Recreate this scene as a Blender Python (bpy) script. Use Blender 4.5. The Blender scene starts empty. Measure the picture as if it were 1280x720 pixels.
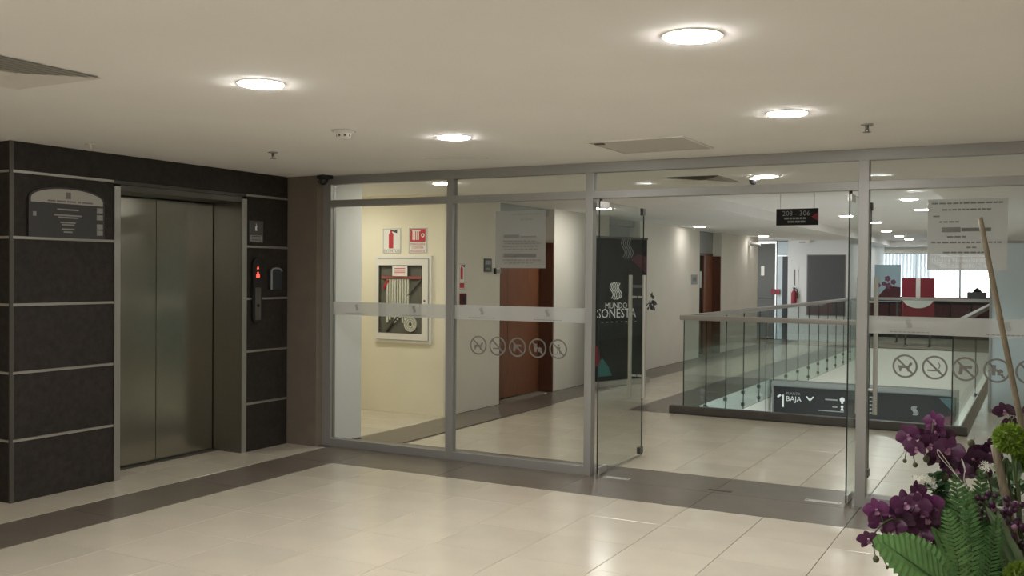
import bpy, bmesh, math, random
from mathutils import Vector, Matrix
random.seed(7)
PI = math.pi
sc = bpy.context.scene
COL = sc.collection

# ------------------------------------------------------------------ camera
FPX = 1222.0
RX = Vector((0.8790, 0.4768, 0.0082))       # camera right in world
RD = Vector((0.0143, -0.0092, -0.99986))    # camera down in world
RF = Vector((-0.4766, 0.8790, -0.0149))     # camera forward in world
RF.normalize(); RX = (RX - RF * RX.dot(RF)).normalized(); RD = RF.cross(RX)
CAM = Vector((0, 0, 1.55))
cd = bpy.data.cameras.new('camera'); cam = bpy.data.objects.new('camera', cd); COL.objects.link(cam)
cd.sensor_width = 36; cd.lens = FPX / 1280 * 36; cd.clip_start = 0.05; cd.clip_end = 200
m = Matrix.Identity(4)
for i, v in enumerate((RX, -RD, -RF)):
    for k in range(3): m[k][i] = v[k]
m.translation = CAM
cam.matrix_world = m
sc.camera = cam
def at(px, py, d):                          # a point d metres in front of the camera
    return CAM + RX * ((px - 640) / FPX * d) + RD * ((py - 360) / FPX * d) + RF * d

# ------------------------------------------------------------------ world, exposure
w = bpy.data.worlds.new('world'); sc.world = w; w.use_nodes = True
w.node_tree.nodes['Background'].inputs[0].default_value = (0.86, 0.93, 1.0, 1)
w.node_tree.nodes['Background'].inputs[1].default_value = 2.2
vs = sc.view_settings
vs.view_transform = 'Standard'; vs.look = 'None'; vs.gamma = 1; vs.use_curve_mapping = False
vs.exposure = 1.17
LAMP = 85.0
sc.cycles.transparent_max_bounces = 32
sc.cycles.max_bounces = 10
sc.cycles.diffuse_bounces = 5
sc.cycles.glossy_bounces = 4
sc.cycles.sample_clamp_indirect = 3.0
sc.cycles.use_denoising = True

# ------------------------------------------------------------------ materials
M = {}
def mat(name, col, rough=0.5, metal=0.0, noise=0.0, nscale=8.0, stretch=None, bump=0.0, emit=None, rand=0.0, spec=0.5, trans=0.0):
    mt = bpy.data.materials.new(name); mt.use_nodes = True
    nt = mt.node_tree; b = nt.nodes['Principled BSDF']
    b.inputs['Base Color'].default_value = (*col, 1)
    b.inputs['Roughness'].default_value = rough
    b.inputs['Metallic'].default_value = metal
    b.inputs['Specular IOR Level'].default_value = spec
    if emit:
        b.inputs['Emission Color'].default_value = (*emit[0], 1)
        b.inputs['Emission Strength'].default_value = emit[1]
    src = None
    if noise or bump:
        tc = nt.nodes.new('ShaderNodeTexCoord'); mp = nt.nodes.new('ShaderNodeMapping')
        if stretch: mp.inputs['Scale'].default_value = stretch
        nz = nt.nodes.new('ShaderNodeTexNoise'); nz.inputs['Scale'].default_value = nscale; nz.inputs['Detail'].default_value = 6
        nt.links.new(tc.outputs['Object'], mp.inputs[0]); nt.links.new(mp.outputs[0], nz.inputs['Vector'])
        if noise:
            mr = nt.nodes.new('ShaderNodeMapRange')
            mr.inputs['From Min'].default_value = 0.3; mr.inputs['From Max'].default_value = 0.7
            mr.inputs['To Min'].default_value = 1 - noise; mr.inputs['To Max'].default_value = 1 + noise
            nt.links.new(nz.outputs['Fac'], mr.inputs['Value']); src = mr.outputs[0]
        if bump:
            bp = nt.nodes.new('ShaderNodeBump'); bp.inputs['Strength'].default_value = bump; bp.inputs['Distance'].default_value = 0.01
            nt.links.new(nz.outputs['Fac'], bp.inputs['Height']); nt.links.new(bp.outputs[0], b.inputs['Normal'])
    if rand:
        oi = nt.nodes.new('ShaderNodeObjectInfo'); mr = nt.nodes.new('ShaderNodeMapRange')
        mr.inputs['To Min'].default_value = 1 - rand; mr.inputs['To Max'].default_value = 1 + rand
        nt.links.new(oi.outputs['Random'], mr.inputs['Value'])
        if src:
            mu = nt.nodes.new('ShaderNodeMath'); mu.operation = 'MULTIPLY'
            nt.links.new(src, mu.inputs[0]); nt.links.new(mr.outputs[0], mu.inputs[1]); src = mu.outputs[0]
        else: src = mr.outputs[0]
    if src:
        vm = nt.nodes.new('ShaderNodeVectorMath'); vm.operation = 'SCALE'
        vm.inputs[0].default_value = col; nt.links.new(src, vm.inputs['Scale'])
        nt.links.new(vm.outputs[0], b.inputs['Base Color'])
    M[name] = mt
    return mt
def glassmat(name, tint, refl=1.0, rough=0.0):
    mt = bpy.data.materials.new(name); mt.use_nodes = True; nt = mt.node_tree
    nt.nodes.remove(nt.nodes['Principled BSDF']); out = nt.nodes['Material Output']
    tr = nt.nodes.new('ShaderNodeBsdfTransparent'); tr.inputs[0].default_value = (*tint, 1)
    gl = nt.nodes.new('ShaderNodeBsdfGlossy'); gl.inputs['Roughness'].default_value = rough; gl.inputs['Color'].default_value = (.9, .95, .93, 1)
    lw = nt.nodes.new('ShaderNodeLayerWeight'); lw.inputs[0].default_value = 0.5
    pw = nt.nodes.new('ShaderNodeMath'); pw.operation = 'POWER'; pw.inputs[1].default_value = 5
    ma = nt.nodes.new('ShaderNodeMath'); ma.operation = 'MULTIPLY_ADD'; ma.inputs[1].default_value = 0.9 * refl; ma.inputs[2].default_value = 0.035 * refl
    mx = nt.nodes.new('ShaderNodeMixShader')
    nt.links.new(lw.outputs['Facing'], pw.inputs[0]); nt.links.new(pw.outputs[0], ma.inputs[0]); nt.links.new(ma.outputs[0], mx.inputs[0])
    nt.links.new(tr.outputs[0], mx.inputs[1]); nt.links.new(gl.outputs[0], mx.inputs[2]); nt.links.new(mx.outputs[0], out.inputs[0])
    M[name] = mt
def filmmat(name, col, clear):               # semi-clear vinyl: part transparent, part diffuse/translucent
    mt = bpy.data.materials.new(name); mt.use_nodes = True; nt = mt.node_tree
    nt.nodes.remove(nt.nodes['Principled BSDF']); out = nt.nodes['Material Output']
    tr = nt.nodes.new('ShaderNodeBsdfTransparent'); df = nt.nodes.new('ShaderNodeBsdfDiffuse'); df.inputs[0].default_value = (*col, 1)
    tl = nt.nodes.new('ShaderNodeBsdfTranslucent'); tl.inputs[0].default_value = (*col, 1)
    m1 = nt.nodes.new('ShaderNodeMixShader'); m1.inputs[0].default_value = 0.5
    m2 = nt.nodes.new('ShaderNodeMixShader'); m2.inputs[0].default_value = clear
    nt.links.new(df.outputs[0], m1.inputs[1]); nt.links.new(tl.outputs[0], m1.inputs[2])
    nt.links.new(m1.outputs[0], m2.inputs[1]); nt.links.new(tr.outputs[0], m2.inputs[2]); nt.links.new(m2.outputs[0], out.inputs[0])
    M[name] = mt
def leafmat(name, col, rough=0.5, noise=0.15, tl=0.25):
    mt = mat(name, col, rough, noise=noise, nscale=30, rand=0.15); nt = mt.node_tree
    b = nt.nodes['Principled BSDF']; out = nt.nodes['Material Output']
    t = nt.nodes.new('ShaderNodeBsdfTranslucent'); t.inputs[0].default_value = (*col, 1)
    mx = nt.nodes.new('ShaderNodeMixShader'); mx.inputs[0].default_value = tl
    nt.links.new(b.outputs[0], mx.inputs[1]); nt.links.new(t.outputs[0], mx.inputs[2]); nt.links.new(mx.outputs[0], out.inputs[0])

mat('ceiling', (.86, .85, .83), .9, noise=.02, nscale=1.5, spec=.2)
mat('tile', (.61, .555, .455), .20, noise=.05, nscale=3, rand=.04)
mat('band', (.16, .135, .11), .30, noise=.10, nscale=5, rand=.05)
mat('grout', (.20, .17, .13), .9)
mat('slate', (.026, .021, .018), .6, spec=.35, noise=.35, nscale=22, bump=.25)
mat('strip', (.52, .51, .48), .35, metal=.9)
mat('dark_strip', (.12, .115, .105), .4, metal=.7)
mat('steel', (.40, .385, .33), .20, metal=1.0, noise=.10, nscale=14, stretch=(40, 40, .6))
mat('steel_frame', (.24, .23, .205), .34, metal=1.0, noise=.08, nscale=14, stretch=(40, 40, .6))
mat('bright_steel', (.66, .65, .62), .32, metal=.75)
mat('alu', (.35, .348, .335), .42, metal=.35)
mat('pilaster', (.195, .162, .127), .6, noise=.08, nscale=6)
mat('wall_white', (.72, .68, .60), .8, noise=.02, nscale=3, spec=.3)
mat('wall_cream', (.80, .755, .61), .8, noise=.02, nscale=3, spec=.3)
mat('wall_cool', (.76, .77, .755), .7, spec=.3)
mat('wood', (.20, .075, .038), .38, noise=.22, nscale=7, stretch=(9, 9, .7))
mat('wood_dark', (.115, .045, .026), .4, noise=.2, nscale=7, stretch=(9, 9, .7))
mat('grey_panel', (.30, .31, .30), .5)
mat('dark_opening', (.02, .02, .022), .6)
mat('fascia', (.80, .79, .74), .7)
mat('grey_fascia', (.26, .265, .25), .6)
mat('sign_black', (.018, .018, .019), .6, spec=.25)
mat('sign_grey', (.09, .095, .095), .4)
mat('ink_white', (.80, .80, .78), .6)
mat('ink_grey', (.30, .30, .29), .6)
mat('ink_dark', (.06, .06, .06), .6)
mat('ink_mid', (.17, .17, .16), .6)
mat('red', (.24, .013, .03), .5)
mat('sign_red', (.52, .03, .045), .5)
mat('teal', (.035, .17, .17), .5)
mat('maroon', (.085, .014, .024), .5)
mat('paper', (.80, .79, .75), .7)
mat('plastic_white', (.76, .74, .69), .45)
mat('plastic_black', (.016, .016, .017), .35)
mat('plastic_blue', (.035, .040, .050), .4)
mat('hose', (.70, .68, .60), .8, noise=.1, nscale=60)
mat('cab_inside', (.16, .15, .13), .7)
mat('curb', (.075, .068, .06), .5, noise=.1, nscale=8)
mat('glass_edge', (.012, .018, .017), .3)
mat('pale_blue', (.56, .64, .67), .35, noise=.03, nscale=1)
mat('sky_blue', (.42, .60, .70), .5)
mat('orchid_print', (.24, .09, .16), .5)
mat('led_red', (.3, .02, .02), .4, emit=((1, .08, .05), .8))
mat('lamp_glow', (1, 1, 1), .5, emit=((1.0, .98, .945), LAMP))
mat('lamp_glow_cool', (1, 1, 1), .5, emit=((1.0, .97, .93), LAMP * .62))
mat('lamp_glow_dim', (1, 1, 1), .5, emit=((1.0, .97, .93), LAMP * .2))
mat('lamp_glow_alcove', (1, 1, 1), .5, emit=((1.0, .95, .84), LAMP * .62))
mat('panel_grey', (.58, .56, .52), .7)
mat('rail', (.36, .345, .32), .38, metal=.5)
mat('arch_header', (.42, .41, .38), .6)
mat('rack_red', (.36, .11, .10), .6)
mat('board_dark', (.050, .050, .052), .5)
mat('dark_teal', (.03, .085, .09), .5)
mat('crack', (.15, .135, .11), .9)
mat('bamboo', (.205, .17, .115), .55, noise=.25, nscale=25, stretch=(6, 6, 1))
mat('pot', (.23, .19, .16), .45, noise=.15, nscale=10)
mat('soil', (.03, .022, .015), .95, noise=.4, nscale=40, bump=.5)
mat('wire', (.72, .70, .66), .4)
leafmat('petal_purple', (.085, .017, .068), .5, .25, .2)
leafmat('petal_dark', (.050, .011, .040), .5, .25, .15)
leafmat('petal_pink', (.15, .032, .125), .5, .2, .25)
mat('lip', (.34, .17, .29), .5)
leafmat('leaf_bright', (.15, .31, .11), .42, .18, .3)
leafmat('leaf_mid', (.065, .165, .048), .45, .2, .25)
leafmat('leaf_dark', (.028, .085, .028), .5, .25, .2)
leafmat('leaf_sage', (.16, .23, .13), .55, .2, .2)
leafmat('pompom', (.19, .30, .035), .6, .25, .2)
leafmat('white_petal', (.74, .74, .66), .6, .1, .3)
mat('bud', (.07, .075, .03), .5, noise=.2, nscale=60)
mat('stem', (.06, .085, .03), .5)
glassmat('glass', (.95, .96, .95), .05)
glassmat('glass_door', (.915, .935, .92), .35)
glassmat('glass_rail', (.91, .945, .935), .5)
glassmat('glass_dark', (.50, .56, .57), 1.0)
filmmat('frost', (.68, .69, .68), .46)
filmmat('vinyl', (.30, .29, .27), .25)
filmmat('poster_film', (.62, .635, .625), .20)
filmmat('poster_clear', (.44, .44, .42), .32)
filmmat('frost_grey', (.36, .37, .36), .25)
filmmat('print_grey', (.34, .34, .33), .30)
filmmat('blind', (.80, .83, .85), .04)

# ------------------------------------------------------------------ mesh helpers
class MB:
    def __init__(s): s.v = []; s.f = []; s.mi = []
    def add(s, vs, fs, mi=0):
        n = len(s.v); s.v += [tuple(p) for p in vs]; s.f += [tuple(n + i for i in f) for f in fs]; s.mi += [mi] * len(fs); return s
    def box(s, x0, x1, y0, y1, z0, z1, mi=0, side=None):
        vs = [(x0, y0, z0), (x1, y0, z0), (x1, y1, z0), (x0, y1, z0), (x0, y0, z1), (x1, y0, z1), (x1, y1, z1), (x0, y1, z1)]
        fs = [(0, 3, 2, 1), (4, 5, 6, 7), (0, 1, 5, 4), (2, 3, 7, 6), (1, 2, 6, 5), (3, 0, 4, 7)]
        n = len(s.v); s.add(vs, fs, mi)
        return s
    def prism(s, poly, y0, y1, mi=0):         # polygon in local x,z; front at y0
        n = len(poly)
        vs = [(p[0], y0, p[1]) for p in poly] + [(p[0], y1, p[1]) for p in poly]
        fs = [tuple(range(n)), tuple(range(2 * n - 1, n - 1, -1))] + [(i, n + i, n + (i + 1) % n, (i + 1) % n) for i in range(n)]
        return s.add(vs, fs, mi)
    def disc(s, cx, cz, r, y0, y1, n=24, mi=0): return s.prism([(cx + r * math.cos(2 * PI * i / n), cz + r * math.sin(2 * PI * i / n)) for i in range(n)], y0, y1, mi)
    def ring(s, cx, cz, r0, r1, y0, y1, n=28, mi=0):
        vs = []
        for y in (y0, y1):
            for r in (r0, r1): vs += [(cx + r * math.cos(2 * PI * i / n), y, cz + r * math.sin(2 * PI * i / n)) for i in range(n)]
        fs = []
        for i in range(n):
            j = (i + 1) % n
            fs += [(i, j, n + j, n + i), (2 * n + j, 2 * n + i, 3 * n + i, 3 * n + j), (n + i, n + j, 3 * n + j, 3 * n + i), (j, i, 2 * n + i, 2 * n + j)]
        return s.add(vs, fs, mi)
    def bar(s, a, b, w, y0, y1, mi=0):        # flat bar in local xz plane
        d = Vector((b[0] - a[0], b[1] - a[1])); p = Vector((-d.y, d.x)).normalized() * w / 2
        return s.prism([(a[0] + p.x, a[1] + p.y), (a[0] - p.x, a[1] - p.y), (b[0] - p.x, b[1] - p.y), (b[0] + p.x, b[1] + p.y)], y0, y1, mi)
    def tube(s, pts, rad, n=8, mi=0, cap=True):
        pts = [Vector(p) for p in pts]; rads = rad if isinstance(rad, (list, tuple)) else [rad] * len(pts)
        t0 = (pts[1] - pts[0]).normalized(); up = Vector((0, 0, 1)) if abs(t0.z) < .9 else Vector((1, 0, 0))
        nrm = t0.cross(up).normalized(); vs = []
        for i, p in enumerate(pts):
            t = (pts[min(i + 1, len(pts) - 1)] - pts[max(i - 1, 0)]).normalized()
            nrm = (nrm - t * nrm.dot(t)).normalized(); b = t.cross(nrm)
            vs += [p + (nrm * math.cos(2 * PI * k / n) + b * math.sin(2 * PI * k / n)) * rads[i] for k in range(n)]
        fs = [(i * n + k, i * n + (k + 1) % n, (i + 1) * n + (k + 1) % n, (i + 1) * n + k) for i in range(len(pts) - 1) for k in range(n)]
        if cap: fs += [tuple(range(n - 1, -1, -1)), tuple(range((len(pts) - 1) * n, len(pts) * n))]
        return s.add(vs, fs, mi)
    def lathe(s, prof, c=(0, 0, 0), n=28, mi=0):  # prof: (r,z) along z axis
        vs = [(c[0] + r * math.cos(2 * PI * k / n), c[1] + r * math.sin(2 * PI * k / n), c[2] + z) for r, z in prof for k in range(n)]
        L = len(prof)
        fs = [(i * n + k, i * n + (k + 1) % n, (i + 1) * n + (k + 1) % n, (i + 1) * n + k) for i in range(L - 1) for k in range(n)]
        fs += [tuple(range(n - 1, -1, -1)), tuple(range((L - 1) * n, L * n))]
        return s.add(vs, fs, mi)
    def sphere(s, c, r, nu=10, nv=6, mi=0, sc=(1, 1, 1)):
        prof = [(r * math.sin(PI * i / nv), -r * math.cos(PI * i / nv)) for i in range(nv + 1)]
        prof[0] = (r * .02, prof[0][1]); prof[-1] = (r * .02, prof[-1][1])
        k = len(s.v); s.lathe(prof, (0, 0, 0), nu, mi)
        for i in range(k, len(s.v)):
            q = s.v[i]; s.v[i] = (c[0] + q[0] * sc[0], c[1] + q[1] * sc[1], c[2] + q[2] * sc[2])
        return s
    def mesh(s, name, mats, smooth=False, bev=0.0, recalc=True):
        me = bpy.data.meshes.new(name); me.from_pydata(s.v, [], s.f)
        for k in (mats if isinstance(mats, (list, tuple)) else [mats]): me.materials.append(M[k])
        me.polygons.foreach_set('material_index', s.mi)
        if recalc or bev:
            bm = bmesh.new(); bm.from_mesh(me)
            if recalc: bmesh.ops.recalc_face_normals(bm, faces=bm.faces)
            if bev: bmesh.ops.bevel(bm, geom=list(bm.edges), offset=bev, segments=2, affect='EDGES', profile=.7)
            bm.to_mesh(me); bm.free()
        if smooth: me.polygons.foreach_set('use_smooth', [True] * len(me.polygons))
        me.update()
        return me
    def build(s, name, mats, parent=None, **kw):
        o = obj(name, s.mesh(name, mats, **kw), parent)
        if name in ('printed_lines', 'header_lettering', 'lettering_bars', 'small_lettering', 'band_marks', 'pictograms', 'ribbon_emblem', 'printed_orchids', 'printed_heading', 'hose_symbol'): o['kind'] = 'stuff'
        return o
def obj(name, me, parent=None, loc=None, rotz=None):
    o = bpy.data.objects.new(name, me); COL.objects.link(o)
    if parent is not None: o.parent = parent
    if loc is not None: o.location = loc
    if rotz is not None: o.rotation_euler = (0, 0, rotz)
    return o
def tag(o, label, cat, group=None):
    o['label'] = label; o['category'] = cat
    if group: o['group'] = group
    return o
def struct(o, label=None):
    o['kind'] = 'structure'
    if label: o['label'] = label
    return o
def thing(name, label, cat, loc=(0, 0, 0), rotz=0.0, group=None):
    o = bpy.data.objects.new(name, None); COL.objects.link(o); o.empty_display_size = .1
    o.location = loc; o.rotation_euler = (0, 0, rotz)
    return tag(o, label, cat, group)
EAST = PI / 2      # a thing built facing -Y, turned to face +X
def B(*a, **k): return MB().box(*a, **k)
def text(parent, s, size, x, z, y, mt, name='lettering', align='LEFT', sx=1.0):
    cu = bpy.data.curves.new('t', 'FONT'); cu.body = s; cu.size = size; cu.align_x = align; cu.resolution_u = 2
    to = bpy.data.objects.new('t', cu); COL.objects.link(to)
    dg = bpy.context.evaluated_depsgraph_get()
    me = bpy.data.meshes.new_from_object(to.evaluated_get(dg))
    bpy.data.objects.remove(to); bpy.data.curves.remove(cu)
    for v in me.vertices:
        c = v.co; v.co = (x + c.x * sx, y, z + c.y)
    me.materials.clear(); me.materials.append(M[mt]); me.update()
    return obj(name, me, parent)

def pane_mesh(sx, sz, t, mt, axis='x'):       # glass sheet with dark edges, centred in thickness
    b = MB()
    if axis == 'x': x0, x1, y0, y1 = 0, sx, -t / 2, t / 2
    else: x0, x1, y0, y1 = -t / 2, t / 2, 0, sx
    b.box(x0, x1, y0, y1, 0, sz)
    me = b.mesh('pane', [mt, 'glass_edge'])
    for p in me.polygons:
        n = p.normal
        big = abs(n.y) > .9 if axis == 'x' else abs(n.x) > .9
        p.material_index = 0 if big else 1
    return me

# ------------------------------------------------------------------ numbers of the place
GY = 6.90; CZ = 2.40; LX = -5.98; WX = -5.64
VX0, VX1, VY0, VY1 = -3.56, -0.72, 10.56, 22.3     # the void

# ------------------------------------------------------------------ floor: base slab + tiles
fl = MB()
T = -.008
fl.box(-8.2, 3.2, -3.6, VY0, -.30, T); fl.box(-8.2, VX0, VY0, 31, -.30, T); fl.box(VX1, 3.2, VY0, 31, -.30, T); fl.box(VX0, VX1, VY1, 31, -.30, T)
floor = struct(fl.build('floor', 'grout'), 'glossy cream tiled floor with dark brown bands')
cache = {}
tiles_far = {'tile': MB(), 'band': MB()}
cells = []
def strip_cells(xs, ys, kind):
    for i in range(len(xs) - 1):
        for j in range(len(ys) - 1): cells.append((xs[i], xs[i + 1], ys[j], ys[j + 1], kind))
def rng(a, b, p):                              # joints from a to b, pitch p measured from a
    n = max(1, round(abs(b - a) / p)); r = [a + (b - a) * k / n for k in range(n + 1)]
    return r
xs_main = [-5.05 + .5 * k for k in range(17)]
ys_lobby = [6.27 - .522 * k for k in range(19)][::-1]
strip_cells(xs_main, ys_lobby, 'tile')
strip_cells([-5.55, -5.05], [6.27 - 1.044 * k for k in range(10)][::-1], 'band')
strip_cells([-6.05, -5.55], ys_lobby, 'tile'); strip_cells([-6.29, -6.05], ys_lobby[9:], 'tile')
strip_cells([-7.4, -6.7, -6.05], ys_lobby[:14], 'tile')
strip_cells([-5.98, -5.55], [6.27, 6.80], 'tile')
strip_cells([-5.55] + [-5.05 + 1.0 * k for k in range(9)], [6.27, 6.80, 7.33], 'band')
ys_cor = [7.33 + .517 * k for k in range(7)]       # to 10.43
strip_cells(xs_main, ys_cor, 'tile')
ys_left = [10.43 + .52 * k for k in range(39)]
strip_cells([-5.10, -4.62, -4.15], ys_left, 'tile')
strip_cells([-4.15, VX0], [10.43 + 1.04 * k for k in range(12)], 'band')
strip_cells([-5.62, -5.10], [7.33 + 1.04 * k for k in range(19)], 'band')
strip_cells([-8.0, -7.4, -6.8, -6.2, -5.62], [7.42, 7.92, 8.42, 8.9], 'tile')
strip_cells([-.62 + .5 * k for k in range(8)], ys_left, 'tile')
strip_cells([-4.15 + .5 * k for k in range(8)], [22.8 + .52 * k for k in range(14)], 'tile')
def visible(c):
    x, y = (c[0] + c[1]) / 2, (c[2] + c[3]) / 2
    d = Vector((x, y, 0)) - CAM; z = d.dot(RF)
    if z < .5: return None
    px, py = 640 + FPX * d.dot(RX) / z, 360 + FPX * d.dot(RD) / z
    if -90 < px < 1370 and py < 800: return z
    return None
ranked = sorted([(visible(c), i) for i, c in enumerate(cells) if visible(c)], key=lambda a: a[0])
near = set(i for z, i in ranked[:300])
def tile_mesh(w, d, kind):
    k = (round(w, 3), round(d, 3), kind)
    if k not in cache:
        g = .0016
        b = MB(); x0, x1, y0, y1 = -w / 2 + g, w / 2 - g, -d / 2 + g, d / 2 - g; e = .0012
        vs = [(x0, y0, -.008), (x1, y0, -.008), (x1, y1, -.008), (x0, y1, -.008), (x0, y0, -e), (x1, y0, -e), (x1, y1, -e), (x0, y1, -e),
              (x0 + e, y0 + e, 0), (x1 - e, y0 + e, 0), (x1 - e, y1 - e, 0), (x0 + e, y1 - e, 0)]
        fs = [(8, 9, 10, 11)] + [(a, (a + 1) % 4, 4 + (a + 1) % 4, 4 + a) for a in range(4)] + [(4 + a, 4 + (a + 1) % 4, 8 + (a + 1) % 4, 8 + a) for a in range(4)]
        b.add(vs, fs); cache[k] = b.mesh('floor_tile', kind, recalc=False)
    return cache[k]
for i, (x0, x1, y0, y1, kind) in enumerate(cells):
    if i in near:
        obj('floor_tile' if kind == 'tile' else 'dark_floor_tile', tile_mesh(x1 - x0, y1 - y0, kind), floor, ((x0 + x1) / 2, (y0 + y1) / 2, 0))
    else:
        g = .0016; tiles_far[kind].box(x0 + g, x1 - g, y0 + g, y1 - g, -.0079, 0)
for kind, b in tiles_far.items():
    o = b.build('floor_tiles' if kind == 'tile' else 'dark_floor_tiles', kind, floor); o['kind'] = 'stuff'
struct(B(-8, 3, 9, 31, -3.7, -3.5).build('floor', 'tile'), 'pale floor of the storey below the void')

# ------------------------------------------------------------------ ceilings
cl = MB(); cl.box(-8.2, 3.2, -3.6, GY, CZ, CZ + .25)
struct(cl.build('ceiling', 'ceiling'), 'flat plaster ceiling of the lobby')
TX0, TX1, TY0, TY1 = -3.70, -0.95, 10.25, 28.6
cl = MB(); cl.box(-8.2, 3.2, GY, TY0, CZ, CZ + .25); cl.box(-8.2, TX0, TY0, 31, CZ, CZ + .25); cl.box(TX1, 3.2, TY0, 31, CZ, CZ + .25)
cl.box(TX0, TX1, TY1, 31, CZ, CZ + .25); cl.box(TX0, TX1, TY0, TY1, CZ + .14, CZ + .25)
struct(cl.build('ceiling', 'ceiling'), 'corridor ceiling with a raised tray over the void')

# ------------------------------------------------------------------ lobby walls
struct(B(2.6, 2.8, -3.6, 6.86, 0, CZ).build('wall_right', 'wall_white'), 'plain pale lobby wall')
struct(B(-8.2, 3.2, -3.8, -3.6, 0, CZ).build('wall_rear', 'wall_white'), 'plain pale wall at the rear of the lobby')
struct(B(-7.6, -7.4, -3.6, 4.12, 0, CZ).build('wall_side', 'wall_white'), 'plain pale wall beside the elevator block')
struct(B(LX, -5.645, 6.78, 6.98, 0, CZ).build('wall_pier', 'pilaster'), 'brown beige pier between elevator wall and glazing')

# dark clad elevator wall
wl = MB()
EY0, EY1 = 4.925, 6.235
wl.box(-7.6, LX - .02, 4.11, EY0 - .03, 0, CZ); wl.box(-7.6, LX - .02, EY1 + .03, 6.98, 0, CZ)
wl.box(-7.6, LX - .02, EY0 - .03, EY1 + .03, 2.185, CZ); wl.box(-7.6, -6.36, EY0 - .03, EY1 + .03, 0, 2.185)
wleft = struct(wl.build('wall_left', 'dark_strip'), 'dark slate clad elevator wall with thin metal strips')
ZS = [0.0, .411, .862, 1.314, 1.762, 2.20]
def slab(x0, x1, y0, y1, z0, z1): B(x0, x1, y0, y1, z0, z1).build('cladding_panel', 'slate', wleft, bev=.002)
for k in range(5):
    z0 = ZS[k] + (.010 if k else .0); z1 = ZS[k + 1] - .010
    slab(LX - .02, LX, 4.115, EY0 - .022, z0, z1)
    slab(LX - .02, LX, EY1 + .022, 6.775, z0, z1)
    slab(-7.4, LX - .012, 4.09, 4.11, z0, z1)
slab(LX - .02, LX, 4.115, 6.775, 2.212, CZ - .001); slab(-7.4, LX - .012, 4.09, 4.11, 2.212, CZ - .001)
for z in ZS[1:]:
    B(LX - .018, LX + .006, 4.105, EY0 - .022, z - .009, z + .009).build('metal_strip', 'strip', wleft)
    B(LX - .018, LX + .006, EY1 + .022, 6.775, z - .009, z + .009).build('metal_strip', 'strip', wleft)
    B(-7.4, LX - .012, 4.084, 4.108, z - .008, z + .008).build('metal_strip', 'strip', wleft)
B(LX - .012, LX + .004, 4.086, 4.114, 0, CZ - .001).build('corner_trim', 'dark_strip', wleft)

# elevator
ev = thing('elevator_entrance', 'stainless steel two-leaf elevator entrance set in the dark clad wall', 'elevator', (-6.3, (EY0 + EY1) / 2, 0), EAST)
hw = (EY1 - EY0) / 2; HZ = 2.165     # local: x along the wall, -y towards the lobby
for s in (-1, 1):
    a, b = sorted((s * .0025, s * (hw - .043)))
    d = B(a, b, 0, .03, .014, HZ - .04).build('door_leaf', 'steel', ev, bev=.003)
for s in (-1, 1):
    a, b = sorted((s * (hw - .035), s * (hw + .02)))
    B(a, b, -.325, .03, 0, HZ).build('jamb', 'steel_frame', ev, bev=.004)
    a, b = sorted((s * (hw - .03), s * (hw + .022)))
    B(a, b, -.332, -.322, 0, HZ).build('jamb_edge', 'strip', ev)
B(-hw + .035, hw - .035, -.325, .03, HZ - .03, HZ + .015).build('header', 'dark_strip', ev, bev=.003)
B(-hw + .035, hw - .035, -.05, .03, 0, .010).build('sill_plate', 'dark_strip', ev)
B(-hw + .035, hw - .035, .031, .05, .0, HZ).build('dark_shaft_sheet', 'dark_opening', ev)  # near-black sheet paints the dark shaft seen through the door gaps

# arched information board
sg = thing('information_board', 'arched grey information board on the dark cladding left of the elevator', 'sign', (LX + .005, 4.51, 1.772), EAST)
arch = [(-.30, 0), (.30, 0), (.30, .265)] + [(.30 * math.cos(t), .265 + .085 * math.sin(t)) for t in [PI * k / 16 for k in range(1, 16)]] + [(-.30, .265)]
MB().prism(arch, -.012, 0).build('board', 'board_dark', sg)
top = [(-.285, .235), (.285, .235), (.285, .262)] + [(.285 * math.cos(t), .262 + .075 * math.sin(t)) for t in [PI * k / 16 for k in range(1, 16)]] + [(-.285, .262)]
MB().prism(top, -.0145, -.012).build('arched_header', 'arch_header', sg)
B(-.02, .02, -.0165, -.0145, .27, .315).build('emblem', 'ink_mid', sg)
b = MB()
for k, (x0, x1) in enumerate([(-.16, -.10), (-.09, -.02), (-.01, .06), (.08, .10), (.11, .20)]): b.box(x0, x1, -.0160, -.0145, .245, .256)
b.build('header_lettering', 'ink_mid', sg)
b = MB()
for z, wd in [(.19, .085), (.15, .11), (.135, .08), (.10, .06), (.085, .05), (.055, .05), (.035, .035)]: b.box(-wd, wd, -.0140, -.012, z, z + .010)
b.build('printed_lines', 'ink_grey', sg)
for z in (.185, .135, .07, .025):
    B(.235, .285, -.014, -.012, z, z + .036).build('pictogram', 'ink_grey', sg)
B(-.27, -.245, -.014, -.012, .14, .17).build('pictogram', 'ink_grey', sg)

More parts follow.
